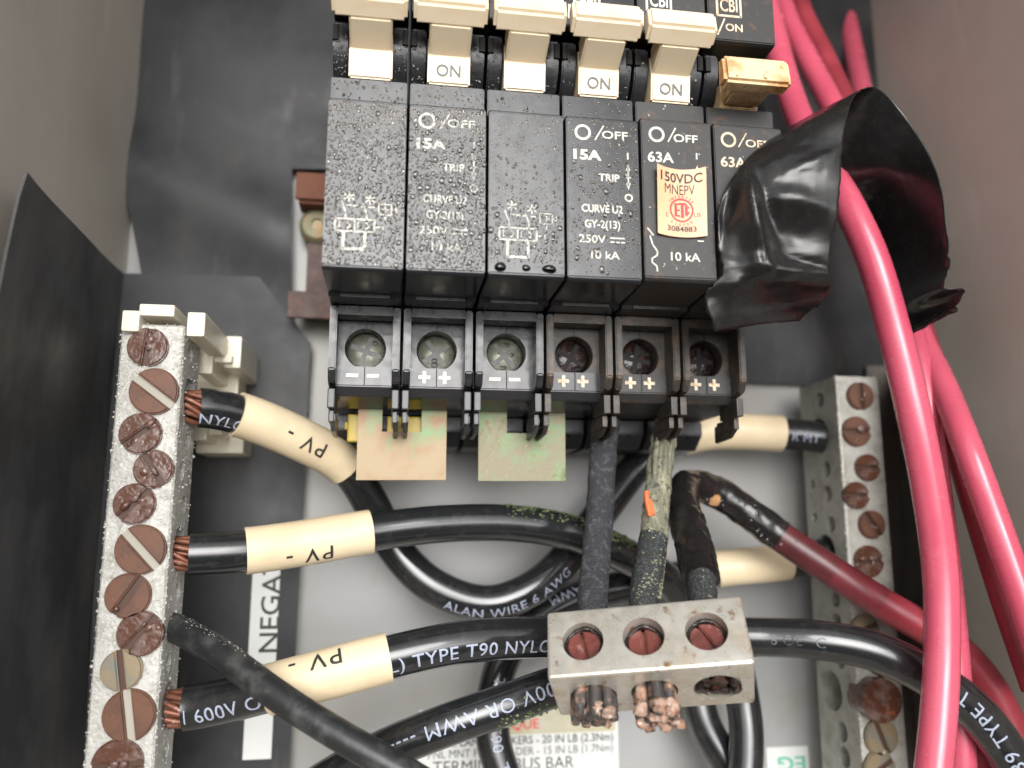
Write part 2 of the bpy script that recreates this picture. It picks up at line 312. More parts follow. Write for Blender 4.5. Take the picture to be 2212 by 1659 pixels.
us.slab([(xr0-40, 67.7, zb), (XR-.1, 67.7, zb), (XR-.1, 67.7, 118), (xr0-40, 67.7, 118)], (0, .5, 0))
up = part('insulating_sheet', us, M['sheet'], smooth=60)
tag(up, 'black bulging insulating sheet lying behind the breakers at the top', 'insulating sheet', 'black insulating sheets lining the box')
# lower left sheet with its upturned flap
ls = thing('insulating_sheet', P(268, 1600, 65), 'black insulating sheet behind the left terminal bar with a tall upturned flap', 'insulating sheet', 'black insulating sheets lining the box')
poly = [P(x, y, 65) for x, y in ((266, 590), (560, 598), (672, 742), (668, 800), (648, 1220), (622, 1700), (618, 1790), (172, 1790), (205, 1245))]
part('flat_panel', MB().slab(poly, (0, .5, 0)), M['sheet'], ls)
fl = MB(); vs, fs = [], []
for j in range(31):
    t = j/30; b0 = P(lerp(267, 178, t) - 22*math.sin(math.pi*t)*.6, lerp(590, 1720, t), 64.8); o0 = P(lerp(60, -190, t**.8), lerp(372, 1900, t), 4)
    for i in range(13):
        q = b0.lerp(o0, i/12); q.x += 1.1*math.sin(3*t+i*.25)*math.sin(math.pi*i/12)-1.6*math.sin(math.pi*i/12); q.x = max(q.x, XL+.5); vs.append(q)
for j in range(30):
    for i in range(12): k = j*13+i; fs.append((k, k+1, k+14, k+13))
fl.add(vs, fs); fl.add([v+Vector((-.45, 0, 0)) for v in vs], [f[::-1] for f in fs])
e = [j*13+12 for j in range(31)]; n0 = len(vs)
fl.f += [(e[j], e[j+1], e[j+1]+n0, e[j]+n0) for j in range(30)]+[(i, i+1, i+1+n0, i+n0) for i in range(12)]
part('upturned_flap', fl, M['flap'], ls, smooth=60)
# PV NEGATIVE strip label stuck on it
s0, s1 = P(549, 1180, 64.9), P(611, 1180, 64.9); zb0 = P(560, 1640, 64.9).z
sp = part('strip_label', MB().box(s0.x, s1.x-.3, 64.82, 65.02, zb0, s0.z+3), M['label'], ls, label='white strip label reading PV NEGATIVE upwards')
t0 = P(588, 1500, 64.7); t1 = P(588, 1178, 64.7); v, f = text2d('PV NEGATIVE', 1, .008); a = min(q[0] for q in v); b_ = max(q[0] for q in v)
L = (t1.z-t0.z)*1.18; capx = P(602, 1400, 64.7).x; base = P(605, 1300, 64.7).x
part('lettering', MB().add([(base-q[1]/.72*4.2, 64.75, t0.z+(q[0]-a)/(b_-a)*L) for q in v], f), M['print_black'], sp, smooth=0)
# right hand black sheet beside the right bar
rs = MB(); q0 = P(1880, 826, 66); q1 = P(2005, 826, 40)
pr = [P(1872, 790, 66), P(1930, 790, 66), P(2004, 800, 34)]
pb = [P(1925, 1820, 66), P(1985, 1820, 66), P(2110, 1820, 34)]
for k in range(2): rs.slab([pr[k], pr[k+1], pb[k+1], pb[k]], (.3, .4, 0))
tag(part('insulating_sheet', rs, M['liner']), 'black insulating sheet standing between the right terminal bar and the box side', 'insulating sheet', 'black insulating sheets lining the box')

# ------------------------------------------------------------------ DIN rail
RX = P(628, 500, 58.75).x; RZ = 13.2
rail = thing('mounting_rail', (RX, 66, RZ-17), 'rusty steel mounting rail sticking out left of the breakers', 'mounting rail')
part('rail_web', MB().box(RX+3.2, RX+88, 65.2, 66.4, RZ-29, RZ-6, .2), M['rail'], rail)
part('rail_lip', MB().box(RX+.6, RX+88, 58.8, 60, RZ-6.5, RZ, .25).box(RX+1.2, RX+88, 60.01, 66.2, RZ-7.2, RZ-6, .2), M['rail_red'], rail, label='red rusted upper lip')
part('rail_lip', MB().box(RX, RX+88, 58.8, 60, RZ-35, RZ-28.8, .25).box(RX+1.2, RX+88, 60.01, 66.2, RZ-29.6, RZ-28.4, .2), M['rail'], rail)
c = P(676, 485, 64); sc = part('rail_screw', MB().lathe([(4.4, 1.6), (4.3, .5), (3.4, -.6), (1.4, -1.0), (1.2, -.3)], (c.x+1, 64.2, c.z), (0, 1, 0)), M['zinc'], rail, smooth=20)

# ------------------------------------------------------------------ circuit breakers
def drop(mb, x, z, r, y, h=.42, st=1.0):                  # lens of water sitting on a face that looks at -y
    seg = 8 if r < .35 else 14; n = 3 if r < .35 else 5; vs = []; ph = random.random()*6
    for i in range(n+1):
        a = i/n*math.pi/2
        for k in range(seg):
            q = 2*math.pi*k/seg; rr = r*math.cos(a)**(.55 if r > .33 else .8)*(1+.10*math.sin(2*q+ph)+.06*math.sin(3*q+2*ph))
            sag = 1+(.25 if math.sin(q) < 0 else 0)*math.cos(a)
            vs.append((x+rr*math.cos(q), y-h*r*math.sin(a)*1.2, z+rr*math.sin(q)*st*sag))
    fs = [(i*seg+k, i*seg+(k+1) % seg, (i+1)*seg+(k+1) % seg, (i+1)*seg+k) for i in range(n) for k in range(seg)]
    mb.add(vs, fs+[tuple(range(seg-1, -1, -1))])
def scatter(x0, x1, z0, z1, n, rmin, rmax, dens=lambda x, z: 1, cells=None):
    out = []; cells = {} if cells is None else cells; tries = 0
    while len(out) < n and tries < n*14:
        tries += 1; x = random.uniform(x0, x1); z = random.uniform(z0, z1)
        if random.random() > dens(x, z): continue
        r = rmin+(rmax-rmin)*random.random()**1.5
        key = (int(x/.9), int(z/.9)); ok = True
        for i in (-1, 0, 1):
            for j in (-1, 0, 1):
                for (a, b, c) in cells.get((key[0]+i, key[1]+j), ()):
                    if (a-x)**2+(b-z)**2 < (c+r)**2*.95: ok = False
        if ok: cells.setdefault(key, []).append((x, z, r)); out.append((x, z, r))
    return out
def CX(X, x0=100): return (X-x0)/51.6
def CZ(Y): return -(Y+676)/51.6
LAB = ['leftmost black breaker, printed with a wiring symbol and beaded all over with water',
       'wet 15A black breaker second from the left, print blurred by drops',
       'black breaker with a wiring symbol, third from the left, large drops along its lower edge',
       'black 15A breaker beside the stickered one, its print still readable',
       'black 63A breaker wearing a curled orange sticker',
       'black breaker at the right end with tripped burnt lever, partly under the tape']
def lettering(bk, X0, amps, stained, y):
    m = M['print_rust'] if stained else M['print_worn'] if X0 < 20 else M['print']
    mb = MB(); mb.ring(X0+3.1, -2.9, 1.2, .42, y); mb.strip((X0+5.2, -4.1), (X0+6.7, -1.5), .22, y)
    fit_text('OFF', X0+6.4, X0+10.9, -3.05, 1.42, y, .012, mb)
    fit_text(amps, X0+1.45, X0+6.25, -6.9, 1.85, y, .035, mb)
    mb.strip((X0+10.8, -7.2), (X0+10.8, -6.1), .26, y)
    mb.strip((X0+10.8, -12.0), (X0+10.8, -8.6), .24, y); mb.strip((X0+10.4, -10.5), (X0+11.2, -10.5), .2, y)
    for zt, s in ((-8.1, 1), (-12.7, -1)): mb.add([(X0+10.8, y, zt), (X0+10.4, y, zt-1.2*s), (X0+11.2, y, zt-1.2*s)], [(0, 1, 2)])
    mb.ring(X0+10.8, -14.1, .58, .26, y)
    fit_text('TRIP', X0+5.7, X0+9.3, -10.75, 1.3, y, .02, mb)
    fit_text('CURVE U2', X0+2.7, X0+9.7, -16.3, 1.4, y, .02, mb)
    fit_text('GY-2(13)', X0+3.2, X0+9.2, -18.95, 1.35, y, .02, mb)
    fit_text('250V', X0+2.2, X0+6.7, -21.6, 1.35, y, .006, mb)
    mb.strip((X0+7.5, -21.3), (X0+9.9, -21.3), .22, y)
    for k in range(3): mb.strip((X0+7.55+k*.9, -22.0), (X0+8.1+k*.9, -22.0), .22, y)
    fit_text('10 kA', X0+4.2, X0+9.0, -24.3, 1.35, y, .006, mb)
    part('lettering', mb, m, bk, smooth=0)
def wiring_symbol(bk, X0, y):
    mb = MB()
    def L(x0, y0, x1, y1, w=.2): mb.strip((X0+CX(x0), CZ(y0)), (X0+CX(x1), CZ(y1)), w, y)
    for sx, sy in ((310, 190), (480, 205)):
        for k in range(3):
            a = math.pi/2+k*math.pi/3; L(sx-42*math.cos(a), sy-42*math.sin(a), sx+42*math.cos(a), sy+42*math.sin(a))
    L(300, 262, 330, 262); L(345, 266, 380, 266); L(470, 272, 515, 272); L(405, 270, 430, 270)
    L(250, 230, 285, 320); L(285, 320, 285, 380); L(425, 250, 455, 330); L(455, 330, 455, 385)
    for q in ((550, 240, 655, 240), (655, 240, 655, 330), (655, 330, 550, 330), (550, 330, 550, 240), (580, 285, 630, 285), (605, 260, 605, 312), (660, 285, 700, 285), (690, 262, 690, 308)): L(*q, .17)
    for q in ((205, 380, 520, 380), (520, 380, 520, 485), (520, 485, 205, 485), (205, 485, 205, 380)): L(*q, .27)
    L(360, 380, 360, 485)
    for ox in (0, 150): L(240+ox, 405, 240+ox, 455); L(300+ox, 405, 330+ox, 435); L(330+ox, 435, 300+ox, 462)
    L(530, 440, 560, 440); L(590, 430, 590, 462); L(605, 350, 605, 380)
    L(275, 490, 275, 632, .42); L(275, 632, 447, 632, .42); L(447, 632, 447, 490, .42)
    part('lettering', mb, M['print_worn'] if X0 > 20 else M['print'], bk, smooth=0)
BRK = []
for i in range(6):
    X0 = 13*i; dz = .6 if i >= 4 else 0; x0, x1 = X0+.27, X0+12.73
    bk = thing('circuit_breaker', (X0+6.5, 58, -46), LAB[i], 'circuit breaker', 'circuit breakers clipped side by side on the rail'); BRK.append(bk)
    wet = i in (0, 1, 2, 3); stained = i >= 4
    mb = MB()
    mb.prism([(0, -.35+dz), (0, -28.15+dz), (.5, -28.75+dz), (13.5, -28.7), (13.8, -29.3), (30, -29.4), (30, -39.6), (22.8, -39.6), (22.8, -43.2), (24.2, -44.9), (30, -46), (45, -46), (60, -44), (60, 40), (2, 40), (0, 39), (0, 16.7), (.8, 16.4), (13, 16.2), (13, 5.3), (2.6, 5.1), (2.6, .35+dz), (.55, .2+dz)], x0, x1, .16)
    bd = part('body', mb, M['body_wet'] if wet else (M['body_rust'] if i >= 4 else M['body']), bk, smooth=14)
    # cheeks beside the lever
    mb = MB()
    for a, b_ in ((X0+.3, X0+2.75), (X0+10.25, X0+12.7)):
        pr = [(13.5, 5.2)]+[(11-8.8*math.cos(t), 13.4-8.8*math.sin(t)) for t in [R(72-k*9) for k in range(10)]]+[(4.5, 16.6), (13.5, 16.6)]
        mb.prism(pr, a, b_, .25)
    part('lever_cheek', mb, M['body'], bk, smooth=14)
    mb = MB()
    for a in (X0+.25, X0+11.75): mb.box(a, a+1, 1.9, 2.9, 11.6, 14.4, .15)
    part('dark_notch', mb, M['hole'], bk)  # solid dark boxes painted as the shade inside open keyhole notches
    # lever
    Im = M['ivory_dirty'] if i == 5 else M['ivory']
    mb = MB()
    if i != 5:
        mb.prism([(2.3, 5.2), (1.6, 10.0), (2.6, 14), (9, 13.6), (9, 5.2)], X0+3.05, X0+10.2, .3)
        mb.prism([(2.0, 9.9), (-3.4, 12.3), (-2.6, 16.2), (2.4, 15.0)], X0+3.15, X0+10.1, .3)
        mb.prism([(-3.0, 12.2), (-6.0, 14.3), (-5.2, 18.1), (-3.0, 18.2), (-2.0, 17.2)], X0+.45, X0+12.45, .55)
    else:
        mb.prism([(3.0, 5.2), (2.2, 9.7), (9, 11), (9, 5.2)], X0+3.05, X0+10.2, .3)
        mb.prism([(2.6, 5.6), (-3.4, 5.6), (-3.8, 10.3), (2.4, 10.2)], X0+3.15, X0+10.1, .4)
        mb.prism([(-2.2, 5.3), (-5.6, 5.5), (-4.8, 10.7), (-2.4, 10.9)], X0+.45, X0+12.45, .6)
    lv = part('lever', mb, Im, bk, smooth=14)
    if i in (1, 3, 4):
        sl_ = Vector((0, 1.6-2.3, 7.7-3.2)).normalized()
        fn = lambda x, z: Vector((x, 2.25-.7*((z-5.2)/4.4)-.06, z))
        part('lettering', fit_text('ON', X0+4.5, X0+8.6, 7.45, 2.05, 0, .012, fn=fn), M['print_grey'], lv, smooth=0)
    # upper face print
    if i >= 3:
        mb = MB(); zc = 22.5+.4*(i-3); y = -.05
        for q in ((-2.2, -1.9, 2.2, -1.9), (2.2, -1.9, 2.2, 2.2), (2.2, 2.2, -2.2, 2.2), (-2.2, 2.2, -2.2, -1.9)): mb.strip((X0+4.2+q[0], zc+q[1]), (X0+4.2+q[2], zc+q[3]), .42, y)
        fit_text('CBI', X0+2.55, X0+5.85, zc+.2, 2.6, y, .02, mb)
        mb.strip((X0+1.1, 18.1), (X0+1.1, 20.6), .5, y); mb.strip((X0+1.9, 17.6), (X0+3.3, 20.8), .28, y); fit_text('ON', X0+3.4, X0+6.6, 19.2, 1.5, y, .02, mb)
        part('lettering', mb, M['print_rust'] if i >= 5 else M['print'], bk, smooth=0)
    # terminal: plate with a round access hole, frame round it, screw at the bottom of the hole
    Tm = M['term_rust'] if i >= 3 else M['term']
    mb = MB(); mb.plate_hole(X0+1.5, X0+11.5, -39.62, -29.5, 23.3, X0+6.5, -36.2, 3.6, 5.2)
    part('terminal_plate', mb, Tm, bk, smooth=14)
    mb = MB(); mb.box(X0+6.42, X0+6.58, 23.23, 23.4, -32.4, -29.6); mb.box(X0+6.42, X0+6.58, 22.7, 22.9, -43.1, -39.7); part('mould_seam', mb, M['hole'], bk)
    mb = MB()
    for a, b_ in ((X0+.3, X0+1.62), (X0+11.38, X0+12.7)):
        mb.prism([(18.3, -29.6), (18.3, -41.0), (19.4, -43.2), (22, -43.8), (30.2, -43.9), (30.2, -29.6)], a, b_, .22)
    mb.box(X0+1.62, X0+11.38, 18.4, 22.3, -31.2, -29.45, .15); mb.box(X0+2.2, X0+10.8, 13.2, 13.75, -29.35, -28.75, .1)
    part('terminal_frame', mb, Tm, bk, smooth=14)
    mb = MB(); mb.lathe([(3.6, 1.2), (3.6, .2), (3.2, -.15)], (X0+6.5, 26.6, -36.1), (0, 1, 0), 28)
    random.seed(40+i); smat = M['tscrew'] if i < 3 else M['tscrew_rust']
    ts = part('terminal_screw', mb, smat, bk, smooth=50)
    mb = MB(); an = R([20, -35, 50, 30, 10, 0][i]); mm = Matrix.Translation((X0+6.5, 26.5, -36.1)) @ Matrix.Rotation(an, 4, 'Y')
    mb.box(-2.9, 2.9, -.16, .06, -.45, .45, mtx=mm); mb.box(-.45, .45, -.17, .05, -2.9, 2.9, mtx=mm)
    for k in range(5):
        aa = random.random()*6.3; rr = random.uniform(1, 3.0); mb.ico((X0+6.5+rr*math.cos(aa), 26.5, -36.1+rr*math.sin(aa)), random.uniform(.3, .9), 2, (1, .2, random.uniform(.5, 1)))
    part('drive_slot', mb, M['hole'] if i >= 3 else M['grime'], ts)
    # polarity marks
    mb = MB(); y = 22.74
    for k, xx in ((0, X0+4.3), (1, X0+8.0)):
        mb.strip((xx-.95, -41.3), (xx+.95, -41.3), .62, y)
        if i in (1, 3, 4, 5): mb.strip((xx, -42.3), (xx, -40.3), .62, y-.01)
    part('polarity_mark', mb, M['label'] if i < 2 else M['print_rust'] if i > 2 else M['print'], bk, smooth=0)
    # retaining prongs at both edges, two tiers, under the terminal
    for a in (X0+.25, X0+11.45):
        mb = MB(); mb.box(a, a+1.3, 20.6, 29, -47.6, -44.1, .2); mb.box(a+.15, a+1.15, 22.5, 31, -49.9, -47.7, .2); mb.prism([(23.0, -48.2), (23.0, -49.6), (26, -51.2), (33, -51.6), (33, -48.2)], a+.45, a+1.3, .15)
        part('retaining_prong', mb, M['prong'] if i < 3 else M['term_rust'], bk, smooth=14)
    part('under_body', MB().prism([(41, -46.2), (41, -49), (45, -52), (60, -52), (60, -46.2)], x0+.2, x1-.2, .2), M['body'], bk)
    # print on the raised face
    y = -.045
    if i in (0, 2): wiring_symbol(bk, X0, y)
    elif i in (1, 3): lettering(bk, X0, '15A', False, y)
    elif i == 4:
        mb = MB(); m = M['print']
        mb.ring(X0+3.0, -2.9+dz, 1.2, .42, y); mb.strip((X0+5.0, -4.1+dz), (X0+6.4, -1.5+dz), .22, y); fit_text('OFF', X0+6.0, X0+10.3, -3.3+dz, 1.42, y, .012, mb)
        fit_text('63A', X0+1.3, X0+5.9, -7.0+dz, 1.9, y, .02, mb); mb.strip((X0+10.0, -6.9+dz), (X0+10.0, -5.9+dz), .26, y)
        mb.strip((X0+10.0, -12.0), (X0+10.0, -8.4), .24, y); mb.add([(X0+10, y, -7.5), (X0+9.6, y, -8.7), (X0+10.4, y, -8.7)], [(0, 1, 2)]); fit_text('TRIP', X0+5.3, X0+8.8, -10.2, 1.2, y, .02, mb)
        fit_text('10 kA', X0+4.8, X0+9.9, -23.9, 1.5, y, .008, mb)
        cv = [(1.3, -20.6), (1.7, -22.0), (2.5, -23.2), (2.4, -23.9), (1.6, -24.4), (1.5, -25.1), (2.3, -25.7), (2.4, -26.6)]
        for q in range(len(cv)-1): mb.strip((X0+cv[q][0], cv[q][1]), (X0+cv[q+1][0], cv[q+1][1]), .24, y)
        mb.strip((X0+.9, -19.2), (X0+1.9, -20.4), .2, y); mb.strip((X0+9.6, -21.0), (X0+10.6, -21.0), .2, y)
        part('lettering', mb, m, bk, smooth=0)
    else:
        mb = MB(); mb.ring(X0+2.9, -2.9+dz, 1.2, .42, y); mb.strip((X0+4.7, -4.1+dz), (X0+6.2, -1.5+dz), .22, y); fit_text('OFF', X0+6.0, X0+10.3, -3.3+dz, 1.42, y, .012, mb); fit_text('63A', X0+1.3, X0+5.9, -7.0+dz, 1.9, y, .02, mb)
        part('lettering', mb, M['print_rust'], bk, smooth=0)
    # water
    mb = MB(); cells = {}
    if i == 0:
        big = scatter(x0+.3, x1-.3, -27.9, -.4, 30, .36, .5, lambda x, z: .25+.75*(z < -22), cells); sm = scatter(x0+.2, x1-.2, -27.9, -.5, 540, .19, .38, cells=cells)+scatter(x0+.2, x1-.2, -27.9, -.5, 260, .08, .14, cells=cells)
    elif i == 1:
        dn = lambda x, z: min(1, max(.12, (-z-4)/11))
        big = scatter(x0+.4, x1-.4, -27.7, -8, 42, .38, .58, dn, cells); sm = scatter(x0+.2, x1-.2, -27.9, -.5, 500, .19, .42, dn, cells)+scatter(x0+.2, x1-.2, -27.9, -.5, 420, .08, .14, cells=cells)
    elif i == 2:
        dn = lambda x, z: min(1, max(.06, (-z-12)/13))
        for (xx, rr) in ((X0+2.2, 1.05), (X0+6.4, .75), (X0+10.2, 1.1)):
            drop(mb, xx, -27.1, rr, 0, .5, .62)
            cells.setdefault((int(xx/.9), int(-27.1/.9)), []).append((xx, -27.1, rr*1.2))
        big = scatter(x0+.4, x1-.4, -26.2, -10, 16, .36, .55, dn, cells); sm = scatter(x0+.2, x1-.2, -26.2, -.3, 260, .12, .3, dn, cells)+scatter(x0+.2, x1-.2, -27.9, -.3, 500, .06, .12, cells=cells)
    elif i == 3:
        dn = lambda x, z: 1 if -24 < z < -8 else .4
        big = scatter(x0+.6, x1-.4, -27.5, -7, 16, .36, .6, dn, cells); sm = scatter(x0+.2, x1-.2, -27.8, -.3, 300, .11, .32, dn, cells)+scatter(x0+.2, x1-.2, -27.9, -.3, 350, .06, .11, cells=cells)
    else: big = []; sm = scatter(x0+.3, x1-.4, -27, -1, 30 if i == 4 else 8, .07, .2, cells=cells)
    for (x, z, r) in big: drop(mb, x, z, r, -.02+dz*0)
    for (x, z, r) in sm: drop(mb, x, z, r, -.02)
    for k in range([70, 60, 25, 18, 4, 0][i]): drop(mb, random.uniform(x0+.2, x1-.2), random.uniform(.7, 4.8), random.uniform(.08, .26), 2.58)
    for k in range([60, 50, 36, 24, 10, 0][i]):                       # on the curved cheeks
        t = R(random.uniform(5, 60)); drop(mb, random.choice((X0+1.5, X0+11.5))+random.uniform(-1, 1), 13.4-8.8*math.sin(t), random.uniform(.1, .24), 11-8.8*math.cos(t)-.0)
    part('water_droplets', mb, M['water'] if i < 4 else M['slot'], bk, smooth=180, kind='stuff')
# sticker on the fifth breaker
bk = BRK[4]; SX, SZ = 52+6.75, -14.2
def stick(x, z): return Vector((SX+x, -.35-1.0*max(0, (z+6)/12)**2*0-(abs(x)/4.35)**2*(.25+.7*(z+6)/12)-.10, SZ+z-.45*(1-(x/4.35)**2)*1.0))
mb = MB(); vs = []; fs = []
for j in range(13):
    for k in range(11): vs.append(stick(-4.3+8.6*k/10, -6+12*j/12+.0))
for j in range(12):
    for k in range(10): q = j*11+k; fs.append((q, q+1, q+12, q+11))
mb.add(vs, fs)
st = part('sticker', mb, M['sticker'], bk, smooth=60, label='curled orange listing sticker')
def on(x, z): return stick(x, z)-Vector((0, .05, 0))
mb = MB(); fit_text('150VDC', -3.6, 3.7, 4.35, 1.75, 0, .02, mb, on); fit_text('MNEPV', -2.9, 2.4, 2.3, 1.75, 0, .03, mb, on); fit_text('3084883', -2.6, 2.5, -4.6, .95, 0, .02, mb, on); part('lettering', mb, M['print_black'], st, smooth=0)
mb = MB(); q = MB(); q.ring(0, -1.3, 1.95, .3, 0); q.strip((-1.0, -2.3), (-1.0, -.2), .45, 0)
for zz in (-2.3, -1.3, -.25): q.strip((-1.0, zz), (-.35, zz), .3, 0)
q.strip((-.35, -.15), (.75, -.15), .35, 0); q.strip((.15, -2.5), (.15, -.2), .5, 0); q.strip((.85, -2.1), (.85, -.3), .45, 0); q.strip((.85, -2.2), (1.3, -1.6), .3, 0); q.strip((1.25, -.9), (1.25, -.7), .3, 0)
mb.add([on(v.x, v.z) for v in q.v], q.f)
fit_text('C', -2.8, -2.35, -2.35, .75, 0, .01, mb, on); fit_text('US', 2.15, 3.3, -2.2, .75, 0, .01, mb, on)
for s, rr, a0, a1 in (('INTERTEK', 2.5, 150, 30), ('LISTED', 2.75, 225, 315)):
    for k, ch in enumerate(s):
        a = R(a0+(a1-a0)*(k+.5)/len(s)); v, f = text2d(ch, .72, .01); top = s == 'INTERTEK'; rot = a-math.pi/2 if top else a+math.pi/2
        c_, s_ = math.cos(rot), math.sin(rot)
        mb.add([on(rr*math.cos(a)+x*c_-(z-.25)*s_, -1.3+rr*math.sin(a)*.95+x*s_+(z-.25)*c_) for x, z in v], f)
part('lettering', mb, M['print_red'], st, smooth=0)

# ------------------------------------------------------------------ jumper plates hanging from the terminals
def plate(px0, px1, pyb, y, notch, m, label):
    a, b_ = P(px0, pyb, y), P(px1, pyb, y); zt = -45.5; zn = notch[2]
    pl = thing('jumper_plate', ((a.x+b_.x)/2, y, a.z), label, 'metal plate', 'jumper plates under the breakers')
    x0, x1 = a.x, b_.x; n0, n1 = notch[:2]
    poly = [(x0, y, a.z), (x1, y, b_.z), (x1, y, zt), (n1, y, zt), (n1, y, zn), (n0, y, zn), (n0, y, zt), (x0, y, zt)]
    part('plate', MB().slab(poly, (0, 1.0, 0)), m, pl); return pl
pl1 = plate(769, 963, 1037, 33, (P(826, 900, 33).x, P(911, 900, 33).x, P(870, 933, 33).z), M['patina1'], 'square copper toned plate hanging under the two leftmost breakers')
plate(1033, 1222, 1039, 33, (P(1095, 900, 33).x, P(1165, 900, 33).x, P(1130, 936, 33).z), M['patina2'], 'square green corroded plate hanging under the third breaker')
a = P(757, 925, 35)
part('insulator_tab', MB().box(a.x-.6, a.x+3, 35, 37, a.z-2.6, a.z+2.8, .3).box(a.x-1.2, a.x, 35.3, 36.5, a.z-.2, a.z+1.2, .2).box(a.x+7, a.x+16, 35, 36.5, a.z-1.5, a.z+2.5, .3), M['yellow'], pl1, label='yellow plastic tab behind the plate')

# ------------------------------------------------------------------ cables
def spline(cp, step=.7):
    p = [Vector(q) for q in cp]; p = [p[0]*2-p[1]]+p+[p[-1]*2-p[-2]]; out = []
    for i in range(1, len(p)-2):
        a, b, c, d = p[i-1:i+3]; n = max(3, int((c-b).length/step))
        t0 = 0; t1 = t0+max(1e-3, (b-a).length)**.5; t2 = t1+max(1e-3, (c-b).length)**.5; t3 = t2+max(1e-3, (d-c).length)**.5
        for k in range(n):
            t = t1+(t2-t1)*k/n
            A1 = a*((t1-t)/(t1-t0))+b*((t-t0)/(t1-t0)); A2 = b*((t2-t)/(t2-t1))+c*((t-t1)/(t2-t1)); A3 = c*((t3-t)/(t3-t2))+d*((t-t2)/(t3-t2))
            B1 = A1*((t2-t)/(t2-t0))+A2*((t-t0)/(t2-t0)); B2 = A2*((t3-t)/(t3-t1))+A3*((t-t1)/(t3-t1))
            out.append(B1*((t2-t)/(t2-t1))+B2*((t-t1)/(t2-t1)))
    out.append(p[-2]); return out
def fine(v, f, mx=.3):                                    # lettering cut finely enough to wrap round a cable
    bm = bmesh.new(); q = [bm.verts.new((a, b, 0)) for a, b in v]
    for k in f:
        try: bm.faces.new([q[i] for i in k])
        except ValueError: pass
    for it in range(4):
        bmesh.ops.triangulate(bm, faces=bm.faces[:]); e = [e for e in bm.edges if e.calc_length() > mx]
        if not e: break
        bmesh.ops.subdivide_edges(bm, edges=e, cuts=1)
    bmesh.ops.triangulate(bm, faces=bm.faces[:]); bm.verts.index_update()
    r = ([(a.co.x, a.co.y) for a in bm.verts], [[a.index for a in k.verts] for k in bm.faces]); bm.free(); return r
class Cable:
    def __init__(s, cps, r):
        s.p = spline([c if isinstance(c, Vector) else P(*c) for c in cps]); s.r = r; s.s = [0]
        for a, b in zip(s.p, s.p[1:]): s.s.append(s.s[-1]+(b-a).length)
        s.px = [proj(q) for q in s.p]
    def i_at(s, px, py): return min(range(len(s.p)), key=lambda k: (s.px[k][0]-px)**2+(s.px[k][1]-py)**2)
    def seg(s, a, b): return s.p[max(0, a):b+1]
    def at(s, u):
        import bisect
        k = min(max(bisect.bisect_left(s.s, u), 1), len(s.p)-1); t = (u-s.s[k-1])/max(1e-6, s.s[k]-s.s[k-1])
        p = s.p[k-1].lerp(s.p[k], t); T = (s.p[min(k+1, len(s.p)-1)]-s.p[max(k-2, 0)]).normalized(); return p, T
    def text(s, txt, px, py, cap, par, m, off=0.0, flip=False, dr=.06, bold=.02, sp=1.08, r=None, name='lettering'):
        r = (r or s.r)+dr; v, f = fine(*text2d(txt, cap/.72, bold, 'CENTER', sp)); s0 = s.s[s.i_at(px, py)]; vs = []
        for x, y in v:
            y -= cap/2
            if flip: x, y = -x, -y
            p, T = s.at(s0+x); N = (CAM-p); N = (N-T*N.dot(T)).normalized(); U = N.cross(T); a = (y+off)/r
            vs.append(p+(N*math.cos(a)+U*math.sin(a))*r)
        return part(name, MB().add(vs, f), m, par, smooth=0)
def strands(mb, p, T, r, L, n=9, sr=.55, jag=.6):
    n = 19; sr = .5
    e = T.orthogonal().normalized(); g = T.cross(e)
    for k in range(n):
        a = k*1.05 if k < 7 else k*.5236+.2; q = r*(0, .45, .85)[0 if k == 0 else 1 if k < 7 else 2]*random.uniform(.9, 1.08); tw = random.uniform(.3, .9); pts = []
        for j in range(5):
            t = j/4; aa = a+t*tw; pts.append(p+T*(L*t*(1+random.uniform(-jag, jag)*.0))+(e*math.cos(aa)+g*math.sin(aa))*q*(1+.08*t))
        mb.tube(pts, sr, 7)
def cable(cps, r, label, cat='cable', group='heavy black cables', m='cable', name='cable', copper=False, wob=None):
    c = Cable(cps, r); t = thing(name, c.p[0], label, cat, group); k0 = 0
    if copper: k0 = min(range(len(c.p)), key=lambda k: abs(c.s[k]-1.7))
    part('insulation', MB().tube(c.seg(k0, len(c.p)-1), r, 20, wob=wob), M[m], t, smooth=60)
    if copper:
        mb = MB(); strands(mb, c.p[0]-(c.p[k0]-c.p[0])*.8, (c.p[k0]-c.p[0]).normalized(), r*.82, 3.6, 10, .75); part('copper_strands', mb, M['copper'], t, smooth=60)
        mb = MB()
    c.t = t; return c
def sleeve(c, a, b, r=None, label=None):
    i0, i1 = sorted((c.i_at(*a), c.i_at(*b))); rr = (r or c.r)+.55; pts = c.seg(i0, i1)
    mb = MB(); seg = 24; mb.tube(pts, rr, seg, cap=False); o = MB().tube(pts, rr-.5, seg, cap=False); n = len(mb.v); mb.add(o.v, [f[::-1] for f in o.f])
    L = len(pts)-1
    for k in range(seg): q = (k+1) % seg; mb.f.append((k, q, n+q, n+k)); mb.f.append((L*seg+k, L*seg+q, n+L*seg+q, n+L*seg+k))
    return part('marker_sleeve', mb, M['sleeve'], c.t, smooth=50, label=label)
A = cable([(412, 880, 31), (450, 882, 32), (520, 897, 35), (640, 945, 41), (745, 1005, 47), (800, 1085, 51), (850, 1180, 53), (930, 1262, 52), (1050, 1303, 50), (1155, 1268, 50), (1235, 1190, 53), (1300, 1105, 56), (1375, 1010, 58), (1440, 958, 58), (1520, 935, 56), (1600, 932, 55), (1700, 938, 54), (1775, 945, 53)], 3.75,
          'black cable looping down in a U under the breakers, sleeved PV - at its upper left', copper=True)
